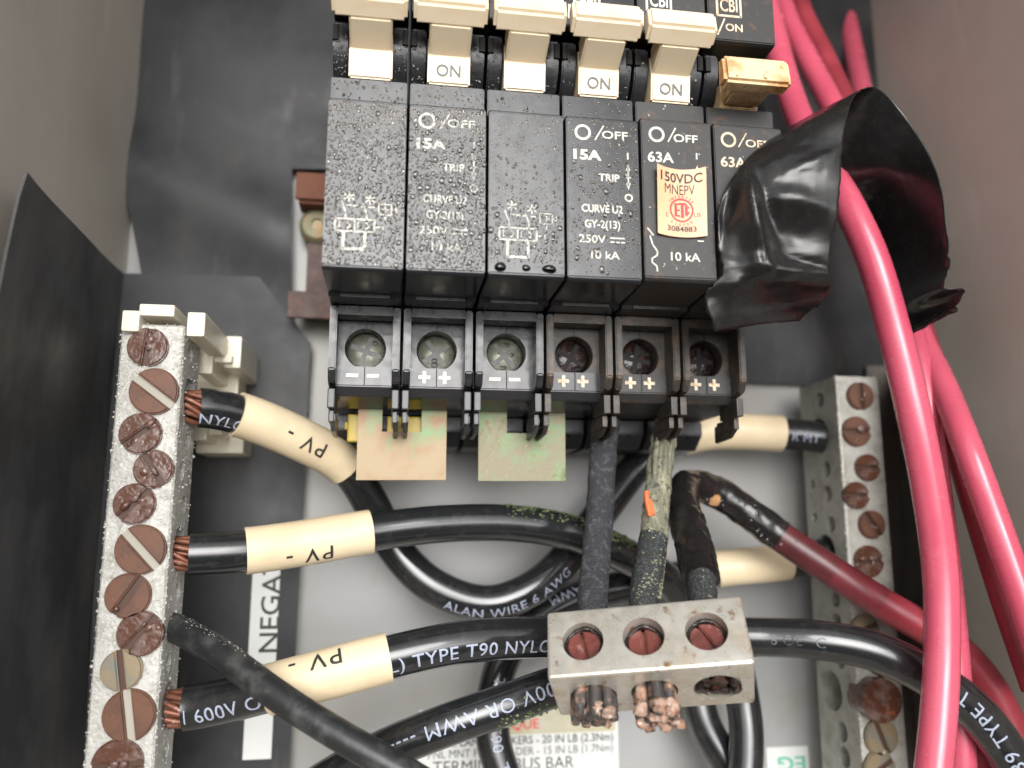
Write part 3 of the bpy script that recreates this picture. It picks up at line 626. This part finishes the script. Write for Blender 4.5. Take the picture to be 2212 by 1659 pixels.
sv = sleeve(A, (515, 893), (750, 1008)); A.text('PV -', 645, 945, 3.1, sv, M['print_black'], -.2, True, r=4.3, dr=.05, sp=1.25, bold=.045)
sleeve(A, (1475, 945), (1690, 938)); A.text('NYLON', 492, 889, 2.2, A.t, M['cable_print'], -2.1, False, bold=.02)
A.text('ALAN WIRE 6 AWG', 1100, 1300, 2.0, A.t, M['cable_print'], -2.3); A.text('R MT', 1725, 938, 2.0, A.t, M['cable_print'], -.4)
B = cable([(392, 1197, 31), (430, 1196, 31.5), (530, 1190, 33), (660, 1172, 36), (800, 1149, 39), (950, 1132, 41), (1100, 1130, 43), (1230, 1150, 45), (1340, 1195, 47), (1440, 1255, 51), (1485, 1340, 55), (1500, 1440, 57), (1520, 1560, 56), (1585, 1670, 54), (1640, 1780, 52)], 3.75,
          'black cable crossing level below the jumper plates, middle of the three PV - sleeved ones', copper=True)
sv = sleeve(B, (528, 1190), (800, 1149)); B.text('PV -', 665, 1180, 3.1, sv, M['print_black'], -2.9, True, r=4.3, dr=.05, sp=1.25, bold=.045)
C = cable([(380, 1531, 31), (420, 1527, 31), (480, 1515, 30), (590, 1487, 28), (720, 1452, 27), (840, 1420, 27.5), (1000, 1387, 29), (1180, 1376, 33), (1400, 1374, 37), (1640, 1376, 32), (1760, 1382, 28), (1880, 1404, 25), (2000, 1458, 23), (2110, 1541, 22), (2190, 1650, 21), (2240, 1760, 20)], 3.8,
          'long black cable passing behind the metal lug, arching to the lower right', copper=True)
sv = sleeve(C, (580, 1490), (838, 1420)); C.text('PV -', 690, 1452, 3.1, sv, M['print_black'], 2.6, True, r=4.35, dr=.05, sp=1.25, bold=.045)
C.text('1 600V OR', 500, 1512, 2.5, C.t, M['cable_print'], -1.6); C.text('(UL) TYPE T90 NYLON', 1010, 1385, 2.5, C.t, M['cable_print'], -1.7)
C.text('39 TYPE T   N', 2095, 1530, 2.7, C.t, M['cable_print'], 0.3, True); C.text('8 OE  C', 1715, 1378, 2.0, C.t, mat('worn_ink', (.11, .115, .13), .4, mix=[(700, (.02, .02, .022), .45, .6)]), -.4, bold=0)
D = cable([(368, 1352, 31), (420, 1378, 26), (480, 1415, 22), (600, 1503, 17), (740, 1592, 13), (880, 1672, 10.5), (980, 1735, 9)], 2.4, 'thin dusty black wire slanting down from the left terminal bar, in front of the others', 'wire', None, 'cable_dusty', 'wire')
E_ = cable([(1330, 1440, 41), (1190, 1487, 33), (1080, 1527, 31), (960, 1568, 31), (850, 1612, 33), (740, 1668, 36), (640, 1730, 39)], 3.75, 'black cable running from behind the lug to the lower left, printed AWM upside down')
E_.text('600V OR AWM ----', 1030, 1545, 2.6, E_.t, M['cable_print'], .3, False, bold=.03)
F_ = cable([(1795, 1192, 56), (1740, 1208, 57), (1660, 1218, 57), (1560, 1228, 58), (1470, 1245, 60), (1400, 1256, 60), (1320, 1272, 59), (1230, 1298, 57), (1150, 1345, 55), (1090, 1420, 53), (1066, 1510, 51), (1066, 1600, 50), (1092, 1690, 49), (1110, 1750, 48)], 3.6, 'black cable diving steeply behind the other cables near the torque label')
sleeve(F_, (1548, 1230), (1700, 1212)); F_.text('TYPE T90  TWN', 1080, 1600, 2.3, F_.t, M['cable_print'], .7); F_.text('AWM', 1215, 1302, 2.2, F_.t, M['cable_print'], -1.5)
G_ = cable([(1590, 1430, 50), (1602, 1500, 50), (1612, 1580, 49), (1608, 1680, 48), (1590, 1770, 47)], 3.6, 'black cable end dropping out of sight under the right of the lug')
# green corrosion crumbs on the cables
def crumbs(c, i0, i1, n, par, side=1.0, m='moss', sz=1.0):
    mb = MB()
    for k in range(n):
        p, T = c.at(lerp(c.s[i0], c.s[i1], random.random())); N = CAM-p; N = (N-T*N.dot(T)).normalized(); U = N.cross(T); a = side*random.gauss(1.0, .35) if side else random.uniform(-1.3, 1.3)
        mb.ico(p+(N*math.cos(a)+U*math.sin(a))*c.r, random.uniform(.08, .36)*sz, 1, (1, random.uniform(.5, .9), random.uniform(.5, 1)))
    part('corrosion_crumbs', mb, M[m], par, kind='stuff')
crumbs(B, B.i_at(1080, 1130), B.i_at(1260, 1155), 150, B.t); crumbs(B, B.i_at(1270, 1165), B.i_at(1400, 1225), 170, B.t, .8); crumbs(E_, E_.i_at(1230, 1475), E_.i_at(1060, 1533), 110, E_.t)
crumbs(D, 2, D.i_at(560, 1475), 90, D.t, 1.0, 'bar_dull', .4)

# frame of the three-way lug: long axis ea, up its screw face eu, into its depth ev
f0, f1 = P(1182, 1466, 8), P(1632, 1432, -2)
ea = (f1-f0).normalized(); LA = (f1-f0).length; tl = R(40)
eu = Vector((0, math.sin(tl), math.cos(tl))); eu = (eu-ea*eu.dot(ea)).normalized(); ev = eu.cross(ea); ev = ev if ev.y > 0 else -ev
LU, LV = 12.0, 13.0
LM = Matrix(((ea.x, ev.x, eu.x, f0.x), (ea.y, ev.y, eu.y, f0.y), (ea.z, ev.z, eu.z, f0.z), (0, 0, 0, 1)))
sx = [LA*.185, LA*.49, LA*.80]
def entry(k, up): return LM @ Vector((sx[k]+[1.2, .6, .6][k], LV*.5, LU+up))
# red conductor with a taped end, looping over into the lug
H = Cable([entry(2, -2), entry(2, 2.5), (1512, 1235, 19), (1490, 1150, 27), (1474, 1085, 36), (1488, 1050, 43), (1545, 1062, 46), (1600, 1097, 45), (1680, 1155, 42), (1780, 1222, 39), (1900, 1300, 36), (2000, 1358, 34), (2075, 1410, 33), (2135, 1480, 32), (2190, 1590, 31), (2235, 1710, 30)], 3.3)
ht = thing('red_cable', H.p[0], 'dark red cable with a black taped end bent over into the right of the lug', 'cable'); H.t = ht
i1 = H.i_at(1690, 1160); i0 = H.i_at(1512, 1250)
i2 = H.i_at(1800, 1236); i3 = H.i_at(1900, 1300)
part('insulation', MB().tube(H.seg(i3, len(H.p)-1), H.r, 20), M['red_dark'], ht, smooth=60)
part('scorched_insulation', MB().tube(H.seg(i1-4, i2), H.r, 20), mat('scorched_red', (.075, .018, .02), .33, mix=[(60, (.15, .028, .034), .42, .62)]), ht, smooth=60, label='sooty maroon stretch of insulation')
part('faded_insulation', MB().tube(H.seg(i2, i3), H.r, 20), mat('maroon_red', (.15, .025, .032), .36, mix=[(70, (.25, .035, .048), .42, .6)]), ht, smooth=60)
wobt = lambda q: .10*noise.noise(q*.35)+.05*noise.noise(q*.9)
part('tape_wrap', MB().tube(H.seg(i0, i1), lambda t: H.r+.22-.1*max(0, t-.8), 22, wob=wobt), M['tape_wrap'], ht, smooth=60)
part('bare_end', MB().tube(H.seg(0, i0+2), 2.55, 18, wob=lambda q: .12*noise.noise(q*1.3)), M['green_dark'], ht, smooth=60)
p_, T_ = H.at(H.s[H.i_at(1527, 1074)]); N_ = (CAM-p_); N_ = (N_-T_*N_.dot(T_)).normalized(); U_ = N_.cross(T_)
def onH(a, s, dr):
    p, T = H.at(s); N = CAM-p; N = (N-T*N.dot(T)).normalized(); return p+(N*math.cos(a)+N.cross(T)*math.sin(a))*(H.r+dr)
s_ = H.s[H.i_at(1535, 1062)]; vs = [onH(-.55, s_, .5)]+[onH(-.55+.42*math.sin(k*.4488), s_+1.9*math.cos(k*.4488)*(1+.15*math.sin(3*k)), .48) for k in range(14)]
part('torn_gap', MB().add(vs, [(0, k+1, (k+1) % 14+1) for k in range(14)]), mat('exposed_tan_insulation', (.55, .30, .14), .5), ht, smooth=60)
mb = MB()
for k in range(34):
    s = lerp(H.s[H.i_at(1500, 1046)], H.s[i1]+3, random.random()); a = random.uniform(-.9, .9); mb.ico(onH(a, s, .24), random.uniform(.15, .55), 2, (1, .6, 1))
part('water_droplets', mb, M['water'], ht, kind='stuff', smooth=180)
# flattened corroded conductors from the breakers to the lug
def strap(cps, wd, th, m, label, n=.10, sub=None):
    c = Cable(cps, wd); t = thing('braided_strap', c.p[-1], label, 'conductor', 'flat corroded conductors above the lug')
    part('braid', MB().tube(c.p, wd, 22, flat=th/wd, side=Vector((1, 0, 0)), wob=lambda q: n*noise.noise(q*.55)+n*.7*noise.noise(q*2.2)), M[m], t, smooth=60); c.t = t; return c
strap([(1312, 905, 36), (1303, 980, 34), (1297, 1090, 31), (1288, 1200, 27), entry(0, 4), entry(0, -2)], 2.75, 1.7, 'braid', 'flat charcoal grey strap, left of the two above the lug', .05)
s2 = strap([(1440, 915, 36), (1432, 960, 34), (1418, 1090, 29), (1410, 1190, 25), entry(1, 3)], 2.6, 2.0, 'verdigris', 'strap crusted pale green with orange flecks, right of the two above the lug', .13)
part('dark_end', MB().tube(spline([P(1412, 1160, 26), entry(1, 4), entry(1, -2)]), 2.75, 20, flat=.75, side=Vector((1, 0, 0)), wob=lambda q: .1*noise.noise(q*1.2)), M['green_dark'], s2.t, smooth=60)
crumbs(s2, s2.i_at(1412, 1150), len(s2.p)-3, 150, s2.t, 0, 'verdigris', 1.0)
mb = MB()
for k in range(4): mb.tube(spline([P(1452-8*k, 925, 31.6), P(1447-10*k, 975, 30.5), P(1440-9*k+random.uniform(-4, 4), 1060, 29.3)]), .6, 7)
part('loose_strands', mb, M['verdigris'], s2.t, smooth=60)
a = P(1398, 1092, 27.6); part('orange_fleck', MB().tube([P(1396, 1062, 27.6), P(1398, 1085, 26.9), P(1405, 1115, 26.2)], .55, 7).tube([P(1404, 1080, 26.9), P(1411, 1112, 25.8)], .4, 6), mat('orange_paint_fleck', (.7, .16, .05), .5), s2.t, smooth=60)

# ------------------------------------------------------------------ three-way lug
lug = thing('terminal_lug', f0+ea*LA/2+ev*LV, 'stained silver lug block with three red brown screws, held by the wires', 'terminal block')
blk = MB().box(0, LA, 0, LV, 0, LU, .8, LM, 4); cs = []
for x in sx:
    cs.append(MB().lathe([(3.35, -3), (3.35, 4.6)], LM @ Vector((x, 0, LU*.50)), ev, 32)); cs.append(MB().lathe([(3.75, -3), (3.75, LU+3)], LM @ Vector((x+.6, LV*.52, 0)), eu, 32))
part('block', cut(blk, cs), M['lug'], lug, smooth=14)
for k, x in enumerate(sx):
    mb = MB(); o = LM @ Vector((x, [1.5, 2.4, 2.2][k], LU*.50)); g = Matrix.Translation(o) @ LM.to_3x3().to_4x4() @ Matrix.Rotation(R([80, 88, 62][k]), 4, 'Y')
    for sgn in (1, -1):
        prf = [(2.75*math.cos(t), 2.75*math.sin(t)) for t in [R(6+168*q/14) for q in range(15)]]
        bm = bmesh.new(); top = [bm.verts.new((q[0], 0, max(.22, q[1])*sgn)) for q in prf]; bot = [bm.verts.new((q[0], 2, max(.22, q[1])*sgn)) for q in prf]
        bm.faces.new(top); 
        for q in range(15): bm.faces.new((top[q], top[(q+1) % 15], bot[(q+1) % 15], bot[q]))
        bmesh.ops.recalc_face_normals(bm, faces=bm.faces[:]); bmesh.ops.bevel(bm, geom=[e for e in bm.edges if all(abs(v.co.y) < 1e-6 for v in e.verts)], offset=.22, segments=2, affect='EDGES'); mb.bm(bm, g)
    mb.lathe([(2.75, .9), (2.75, 2.3)], o, ev, 24)
    sc = part('lug_screw', mb, M['lug_screw'], lug, smooth=14)
    ring = MB(); vs = []
    ringp = [o+LM.to_3x3() @ Vector((3.05*math.cos(a), .2+.3*math.sin(3*a), 3.05*math.sin(a))) for a in [2*math.pi*q/28 for q in range(29)]]
    ring.tube(ringp, .42, 7, wob=lambda q: .4*noise.noise(q*2)); part('soot_ring', ring, M['tscrew_rust'], sc, smooth=60)
    # conductor end in the lower bore
    x += .6; mb = MB(); tips = MB(); L = [3.6, 4.2, -.6][k]
    for q in range(22):
        rr = 0 if q == 0 else (1.5 if q < 8 else 2.75); aa = q*.9+(.3 if q > 7 else 0); u = Vector((rr*math.cos(aa), rr*math.sin(aa), 0))
        base = LM @ (Vector((x, LV*.52, 3.5))+u*.98); tip = LM @ (Vector((x+random.uniform(-.3, .3), LV*.52, -L+random.uniform(-1.1, .7)))+u*1.08)
        mid = base.lerp(tip, .6)+Vector((random.uniform(-.2, .2), random.uniform(-.2, .2), 0)); mb.tube([base, base.lerp(mid, .5), mid, mid.lerp(tip, .6), tip], lambda t: .98-.25*t, 8, wob=lambda q: .30*noise.noise(q*1.1)+.15*noise.noise(q*3))
        if k < 2 and (q % 4 == 0 or k == 1 and q % 2 == 1):
            for n in range(2): tips.ico(tip+Vector((random.uniform(-.5, .5), random.uniform(-.5, .2), random.uniform(.1, 1.0))), random.uniform(.6, 1.15), 2, (1, .8, random.uniform(.5, 1.0)))
    if tips.v:
        for v in tips.v: v += Vector((noise.noise(v*1.7), noise.noise(v*1.7+Vector((5, 0, 0))), noise.noise(v*1.7+Vector((0, 5, 0)))))*.55
        part('copper_tips', tips, M['copper_tip'], lug, smooth=60)
    part('conductor_end', mb, M['charred'] if k < 2 else M['tscrew_rust'], lug, smooth=60)

# ------------------------------------------------------------------ terminal bars
def screw_mesh(r, h, slot, bumpy, seed):
    mb = MB(); rnd = random.Random(seed)
    for sgn in (1, -1):
        n = 14; a0 = math.asin(min(.9, slot/2/r)); prf = [(r*math.cos(t), r*math.sin(t)) for t in [a0+(math.pi-2*a0)*q/n for q in range(n+1)]]
        bm = bmesh.new(); top = [bm.verts.new((q[0], -h, q[1]*sgn)) for q in prf]; bot = [bm.verts.new((q[0], .6, q[1]*sgn)) for q in prf]; bm.faces.new(top)
        for q in range(n+1): bm.faces.new((top[q], top[(q+1) % (n+1)], bot[(q+1) % (n+1)], bot[q]))
        bmesh.ops.recalc_face_normals(bm, faces=bm.faces[:]); bmesh.ops.bevel(bm, geom=[e for e in bm.edges if all(v.co.y < -h+1e-4 for v in e.verts)], offset=.28, segments=3, affect='EDGES'); mb.bm(bm)
    floor = MB(); floor.lathe([(r*.99, .0-h+(.8 if slot > 1.2 else .84)), (r*.99, .6)], (0, 0, 0), (0, 1, 0), 24)
    n0 = len(mb.v); mb.add(floor.v, floor.f)
    if bumpy:
        for k in range(bumpy):
            a = rnd.random()*6.3; q = rnd.random()**.5*r*.85; mb.ico((q*math.cos(a), -h+rnd.uniform(.05, .25), q*math.sin(a)*(1 if rnd.random() < .4 else .5)), rnd.uniform(.3, 1.0), 2, (1, .4, rnd.uniform(.5, 1)))
    return mb
SM = {}
def screw(par, c, r, ang, kind, y, h=.9):
    key = (kind, round(r, 1), int(ang) % 3)
    if key not in SM:
        wide = kind == 'flat'; mb = screw_mesh(r, h, 1.35 if wide else 1.05, {'flat': 0, 'rust': 4, 'semi': 2, 'brass': 1}[kind], hash(key) % 99)
        me = mb.mesh('screw', smooth=24); nf = len(me.polygons); m1 = {'flat': M['copper_flat'], 'rust': M['rust'], 'semi': M['copper_flat'], 'brass': M['brass']}[kind]
        me.materials.append(m1); me.materials.append(M['slot'] if wide else M['slot_dark'])
        if kind in ('semi',): me.materials.append(M['rust'])
        # slot floor gets the deposit colour
        for p in me.polygons:
            q = p.center
            if abs(q.z*1000) < (.62 if wide else .5) and q.y*1000 > -h+.5: p.material_index = 1
            elif kind == 'semi' and len(p.vertices) == 3 and abs(p.normal.y) < 2 and p.area < 4e-7 and q.y*1000 < -h+.6 and p.index > 140: p.material_index = 2
        SM[key] = me
    o = bpy.data.objects.new('screw', SM[key]); COL.objects.link(o); o.parent = par; o.location = (Vector((c.x, y, c.z))-ORG[par])*K; o.rotation_euler = (0, -R(ang), 0)
    return o
# left bar
Y0, Y1 = 25.0, 37.5; bx0, bx1 = -36.4, -25.5; zt = P(345, 700, 25).z
lbar = thing('terminal_bar', (-31, 37.5, -160), 'white crusted metal terminal bar full of rusty screws, at the left', 'terminal bar', 'upright terminal bars')
cs = []; yh = 31.3
LS = [(319, 749, 3.5, 85, 'rust'), (332, 845, 4.15, -37, 'flat'), (303, 936, 3.6, 40, 'rust'), (331, 1013, 3.35, -55, 'rust'), (290, 1088, 3.5, 47, 'rust'), (303, 1187, 4.2, -47, 'flat'), (276, 1287, 3.75, 57, 'semi'), (302, 1369, 3.75, 50, 'rust'), (262, 1448, 3.35, -80, 'brass'), (278, 1546, 4.2, -80, 'flat'), (253, 1654, 4.1, 4, 'rust'), (270, 1745, 3.6, 30, 'rust')]
for (px, py, r, an, kd) in LS:
    c = P(px, py, Y0-.6); big = kd == 'flat'
    hh = MB().lathe([(3.9 if big else 1.75, -6), (3.9 if big else 1.75, 9)], (bx1-5.5, yh if big else random.choice((29.5, 32.5)), c.z), (1, 0, 0), 24); cs.append(hh)
part('bar', cut(MB().box(bx0, bx1, Y0, Y1, -185, zt, .9, seg=3), cs), M['bar'], lbar, smooth=14)
for (px, py, r, an, kd) in LS: screw(lbar, P(px, py, Y0-.6), r, an, kd, Y0)
mb = MB()
for k in range(4200):                                     # salt grains
    z = random.uniform(-165, zt); t = random.random(); g = random.uniform(.06, .2) if random.random() < .93 else random.uniform(.2, .34)
    if t < .62: q = Vector((random.uniform(bx0, bx1), Y0, z))
    elif t < .80: q = Vector((bx1+random.uniform(-.5, .02), Y0+random.uniform(0, .5), z))
    elif t < .97: q = Vector((bx1, random.uniform(Y0, Y1), z))
    else: q = Vector((bx0, Y0+random.uniform(0, 1), z))
    if any((q-P(a, b, Y0)).length < r+.15 for a, b, r, _, _ in LS): continue
    mb.ico(q, g, 1, (1, .6 if t < .62 else 1, 1))
part('salt_grains', mb, M['crust'], lbar, smooth=180, kind='stuff')
# ivory standoff that carries it
br = thing('standoff_bracket', P(400, 980, 64), 'ivory plastic standoff bracket behind the head of the left terminal bar', 'bracket')
def pbox(mb, x0, x1, y0, y1, d0, d1, b=.4):
    a = P(x0, y0, d0); c = P(x1, y1, d0); mb.box(a.x, c.x, d0, d1, c.z, a.z, b)
for q in ((264, 299, 669, 716, 23.3, 40), (405, 441, 673, 727, 23.3, 64.5), (301, 376, 655, 684, 23.5, 37)):
    mb = MB(); pbox(mb, *q); part('clamp_post', mb, M['bracket'], br)
mb = MB(); pbox(mb, 488, 519, 725, 795, 44, 64.6); part('clamp_post', mb, M['bracket'], br)
mb = MB(); pbox(mb, 429, 458, 742, 808, 40, 64.6, .5); pbox(mb, 455, 500, 765, 783, 42, 60, .3); part('rib', mb, M['bracket'], br)
mb = MB(); pbox(mb, 300, 513, 740, 870, 55, 64.7, .5); pbox(mb, 425, 525, 932, 980, 54, 64.7, .5); pbox(mb, 340, 513, 860, 940, 58, 64.75, .4); part('base', mb, M['bracket'], br)
mb = MB(); pbox(mb, 413, 446, 913, 951, 44, 64.6, .5); pbox(mb, 444, 480, 925, 940, 46, 60, .3); part('rib', mb, M['bracket'], br)
mb = MB(); pbox(mb, 262, 296, 765, 782, 33, 44, .4); pbox(mb, 248, 280, 928, 944, 33, 44, .4); part('clip_tip', mb, M['bracket'], br)
# right bar
Y2, Y3 = 45.0, 62.0; cx0, cx1 = 111.6, 122.2; zt2 = P(1840, 812, 45).z
rbar = thing('terminal_bar', (117, 62, -160), 'dull grey terminal bar with brown screws and a row of side holes, at the right', 'terminal bar', 'upright terminal bars')
RS = [(1858, 855, 3.2, 92, 'semi'), (1850, 932, 3.4, 0, 'semi'), (1874, 1010, 3.0, 5, 'rust'), (1850, 1070, 3.05, 2, 'rust'), (1883, 1133, 3.1, -58, 'semi'), (1877, 1213, 3.5, 8, 'rust'), (1896, 1290, 3.0, -30, 'semi'), (1870, 1357, 3.1, 20, 'brass'), (1905, 1430, 3.0, 60, 'rust'), (1898, 1511, 4.6, 18, 'rust'), (1903, 1592, 3.8, -70, 'brass'), (1900, 1660, 3.6, 30, 'brass')]
cs = []
for (hx, hy, hr) in ((405, 165, 1.9), (400, 310, 4.2), (432, 445, 1.9), (375, 505, 1.1), (437, 545, 1.9), (385, 640, 1.1), (450, 670, 1.9), (430, 785, 4.2), (470, 975, 1.7), (475, 1065, 1.9), (488, 1225, 1.7), (455, 1345, 4.3), (497, 1512, 2.2), (507, 1615, 2.2)):
    q = PX((hx/1.6263+1800)*.864, (hy/1.6263+900)*.864, cx0); cs.append(MB().lathe([(hr, -6), (hr, 6.5)], q, (1, 0, 0), 24))
part('bar', cut(MB().box(cx0, cx1, Y2, Y3, -185, zt2, .6, seg=2), cs), M['bar_dull'], rbar, smooth=14)
for (px, py, r, an, kd) in RS: screw(rbar, P(px, py, Y2-.5), r, an, kd, Y2, 1.1)
q = P(1898, 1511, Y2-2); part('screw_barrel', MB().lathe([(4.5, -3), (4.5, 3)], (q.x, Y2-.4, q.z), (0, 1, 0), 24), M['rust'], rbar, smooth=40)
mb = MB()
for k in range(700):
    z = random.uniform(-165, zt2); mb.ico((cx0+random.uniform(-.1, .5), Y2+random.uniform(-.05, .5), z), random.uniform(.08, .25), 1) if k % 2 else mb.ico((random.uniform(cx0, cx1), Y2, z), random.uniform(.07, .2), 1, (1, .6, 1))
part('salt_grains', mb, M['crust'], rbar, smooth=180, kind='stuff')

# ------------------------------------------------------------------ red cables
def red(cps, r, label, m='red'):
    c = Cable(cps, r); o = part('red_cable', MB().tube(c.p, r, 20), M[m], smooth=60); tag(o, label, 'cable', 'red cables'); return c
red([(1640, -60, 46), (1668, 60, 42), (1702, 190, 36), (1750, 310, 27), (1830, 440, 15), (1885, 560, 12), (1932, 720, 12), (1975, 900, 12), (2010, 1080, 13), (2032, 1250, 14), (2034, 1420, 14), (2026, 1560, 13), (2012, 1700, 12)], 3.05, 'thick red cable in front of everything at the right, threading through the tape')
red([(1672, -60, 54), (1700, 40, 50), (1745, 130, 45), (1822, 280, 36), (1900, 480, 38), (1975, 700, 36), (2040, 840, 27), (2095, 980, 18), (2150, 1130, 16), (2210, 1300, 14), (2270, 1480, 12)], 2.75, 'red cable leaving the tape at the far right, nearest the box side', 'red')
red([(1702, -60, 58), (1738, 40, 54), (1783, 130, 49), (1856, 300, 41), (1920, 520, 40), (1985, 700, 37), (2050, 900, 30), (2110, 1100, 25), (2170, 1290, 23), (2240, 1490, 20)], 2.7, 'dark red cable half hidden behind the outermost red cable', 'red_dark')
red([(1818, -10, 72.5), (1834, 60, 69.2), (1850, 140, 64), (1868, 230, 55), (1900, 400, 42), (1950, 640, 38), (1990, 800, 31), (2012, 960, 28), (2032, 1120, 27), (2052, 1300, 27), (2066, 1460, 27), (2075, 1600, 27), (2080, 1720, 27)], 2.7, 'red cable tucked just behind the thick red cable on its right side')
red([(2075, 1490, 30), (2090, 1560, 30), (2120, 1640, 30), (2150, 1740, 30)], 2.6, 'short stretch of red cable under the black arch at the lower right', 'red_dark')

# ------------------------------------------------------------------ tape flap
rim = [(1735, 690, 6), (1784, 640, 1), (1790, 590, -3), (1800, 520, -5), (1812, 420, -6.5), (1815, 330, -6.5), (1828, 245, -5), (1848, 205, -1), (1880, 186, 3), (1915, 200, 4), (1952, 242, 4), (1990, 300, 3), (2020, 370, 2), (2040, 440, 1), (2050, 520, 1), (2046, 580, 2), (2036, 622, 3), (2078, 629, 2), (2060, 668, 6)]
lft = [(1545, 716, 2), (1522, 645, .6), (1556, 590, -1.0), (1552, 520, -1.6), (1556, 450, -1.8), (1590, 372, -1.8), (1640, 318, -.5), (1700, 276, 4), (1745, 262, 9), (1775, 290, 13), (1800, 340, 16), (1825, 400, 18), (1850, 460, 23), (1868, 520, 25), (1888, 580, 26), (1905, 630, 26), (1920, 665, 25), (1935, 700, 23), (1948, 724, 21)]
ra = spline([P(*q) for q in rim], 1.0); la = spline([P(*q) for q in lft], 1.0)
def resamp(p, n):
    s = [0]
    for a, b in zip(p, p[1:]): s.append(s[-1]+(b-a).length)
    out = []; k = 0
    for i in range(n+1):
        u = s[-1]*i/n
        while k < len(p)-2 and s[k+1] < u: k += 1
        out.append(p[k].lerp(p[k+1], (u-s[k])/max(1e-6, s[k+1]-s[k])))
    return out
def by_ctrl(cps, per=8):
    p = [Vector(P(*q)) for q in cps]; p = [p[0]*2-p[1]]+p+[p[-1]*2-p[-2]]; out = []
    for i in range(1, len(p)-2):
        a, b, c, d = p[i-1:i+3]
        for k in range(per):
            t = k/per; out.append(.5*((2*b)+(-a+c)*t+(2*a-5*b+4*c-d)*t*t+(-a+3*b-3*c+d)*t**3))
    out.append(p[-2]); return out
ra = by_ctrl(rim); la = by_ctrl(lft); NV = 44; vs = []
def bez(a, b, t, sag): q = a.lerp(b, t); q.y -= sag*math.sin(math.pi*t); return q
def G(x, y, cx, cy, sx_, sy_, an=0):
    c, s = math.cos(R(an)), math.sin(R(an)); u = (x-cx)*c+(y-cy)*s; v = -(x-cx)*s+(y-cy)*c; return math.exp(-(u/sx_)**2-(v/sy_)**2)
for i, (a, b) in enumerate(zip(la, ra)):
    front = max(0, min(1, (66-i)/14))
    for k in range(NV+1):
        t = k/NV; q = bez(a, b, t, 1.2*front); x, y = proj(q)
        cr = 1.0*G(x, y, 1606, 420, 8, 90, -10)+.9*G(x, y, 1640, 520, 7, 80, -16)-.8*G(x, y, 1662, 440, 9, 70, -24)+.8*G(x, y, 1720, 612, 110, 7, 6)-.7*G(x, y, 1740, 560, 60, 8, 20)+.7*G(x, y, 1760, 350, 70, 7, -22)+.6*G(x, y, 1700, 660, 80, 6, -8)
        d = cr+2.0*G(x, y, 1618, 470, 20, 120, -8)+1.6*G(x, y, 1700, 590, 130, 22, 8)-2.2*G(x, y, 1720, 500, 62, 48, 20)-1.8*G(x, y, 1575, 450, 14, 60, 10)-2.6*G(x, y, 1690, 660, 70, 30, 10)+1.2*G(x, y, 1590, 620, 30, 20)+.9*G(x, y, 1700, 430, 90, 22, 12)
        d2 = .6*noise.noise(q*.10)+.55*abs(noise.noise(q*.13))-.15+.12*abs(noise.noise(q*.33))+.04*noise.noise(q*.8)
        q.y -= d*front+d2*1.2; edge = max(0, 1-min(t, 1-t)*22) if not 30 < i < 110 else max(0, 1-(1-t)*22)
        q += Vector((noise.noise(q*.9), 0, noise.noise(q*.9+Vector((9, 0, 0)))))*(.55 if i < 30 or i > 110 else .15)*edge; vs.append(q)
n0 = len(la)-1; roll = [vs[n0*(NV+1)+k] for k in range(0, NV+1, 2)]
fs = [(i*(NV+1)+k, i*(NV+1)+k+1, (i+1)*(NV+1)+k+1, (i+1)*(NV+1)+k) for i in range(len(la)-1) for k in range(NV)]
me = MB().add(vs, fs); tp = part('tape', me, M['tape'], smooth=180)
part('rolled_edge', MB().tube(roll, lambda t: .75-.35*abs(t-.4), 9, wob=lambda q: .45*noise.noise(q*.7)+.2*noise.noise(q*2.2)), M['tape_wrap'], tp, smooth=60)
sd = tp.modifiers.new('thickness', 'SOLIDIFY'); sd.thickness = .00012; sd.offset = 0
tag(tp, 'loose flap of black vinyl tape folded over the red cables beside the last breaker', 'tape')
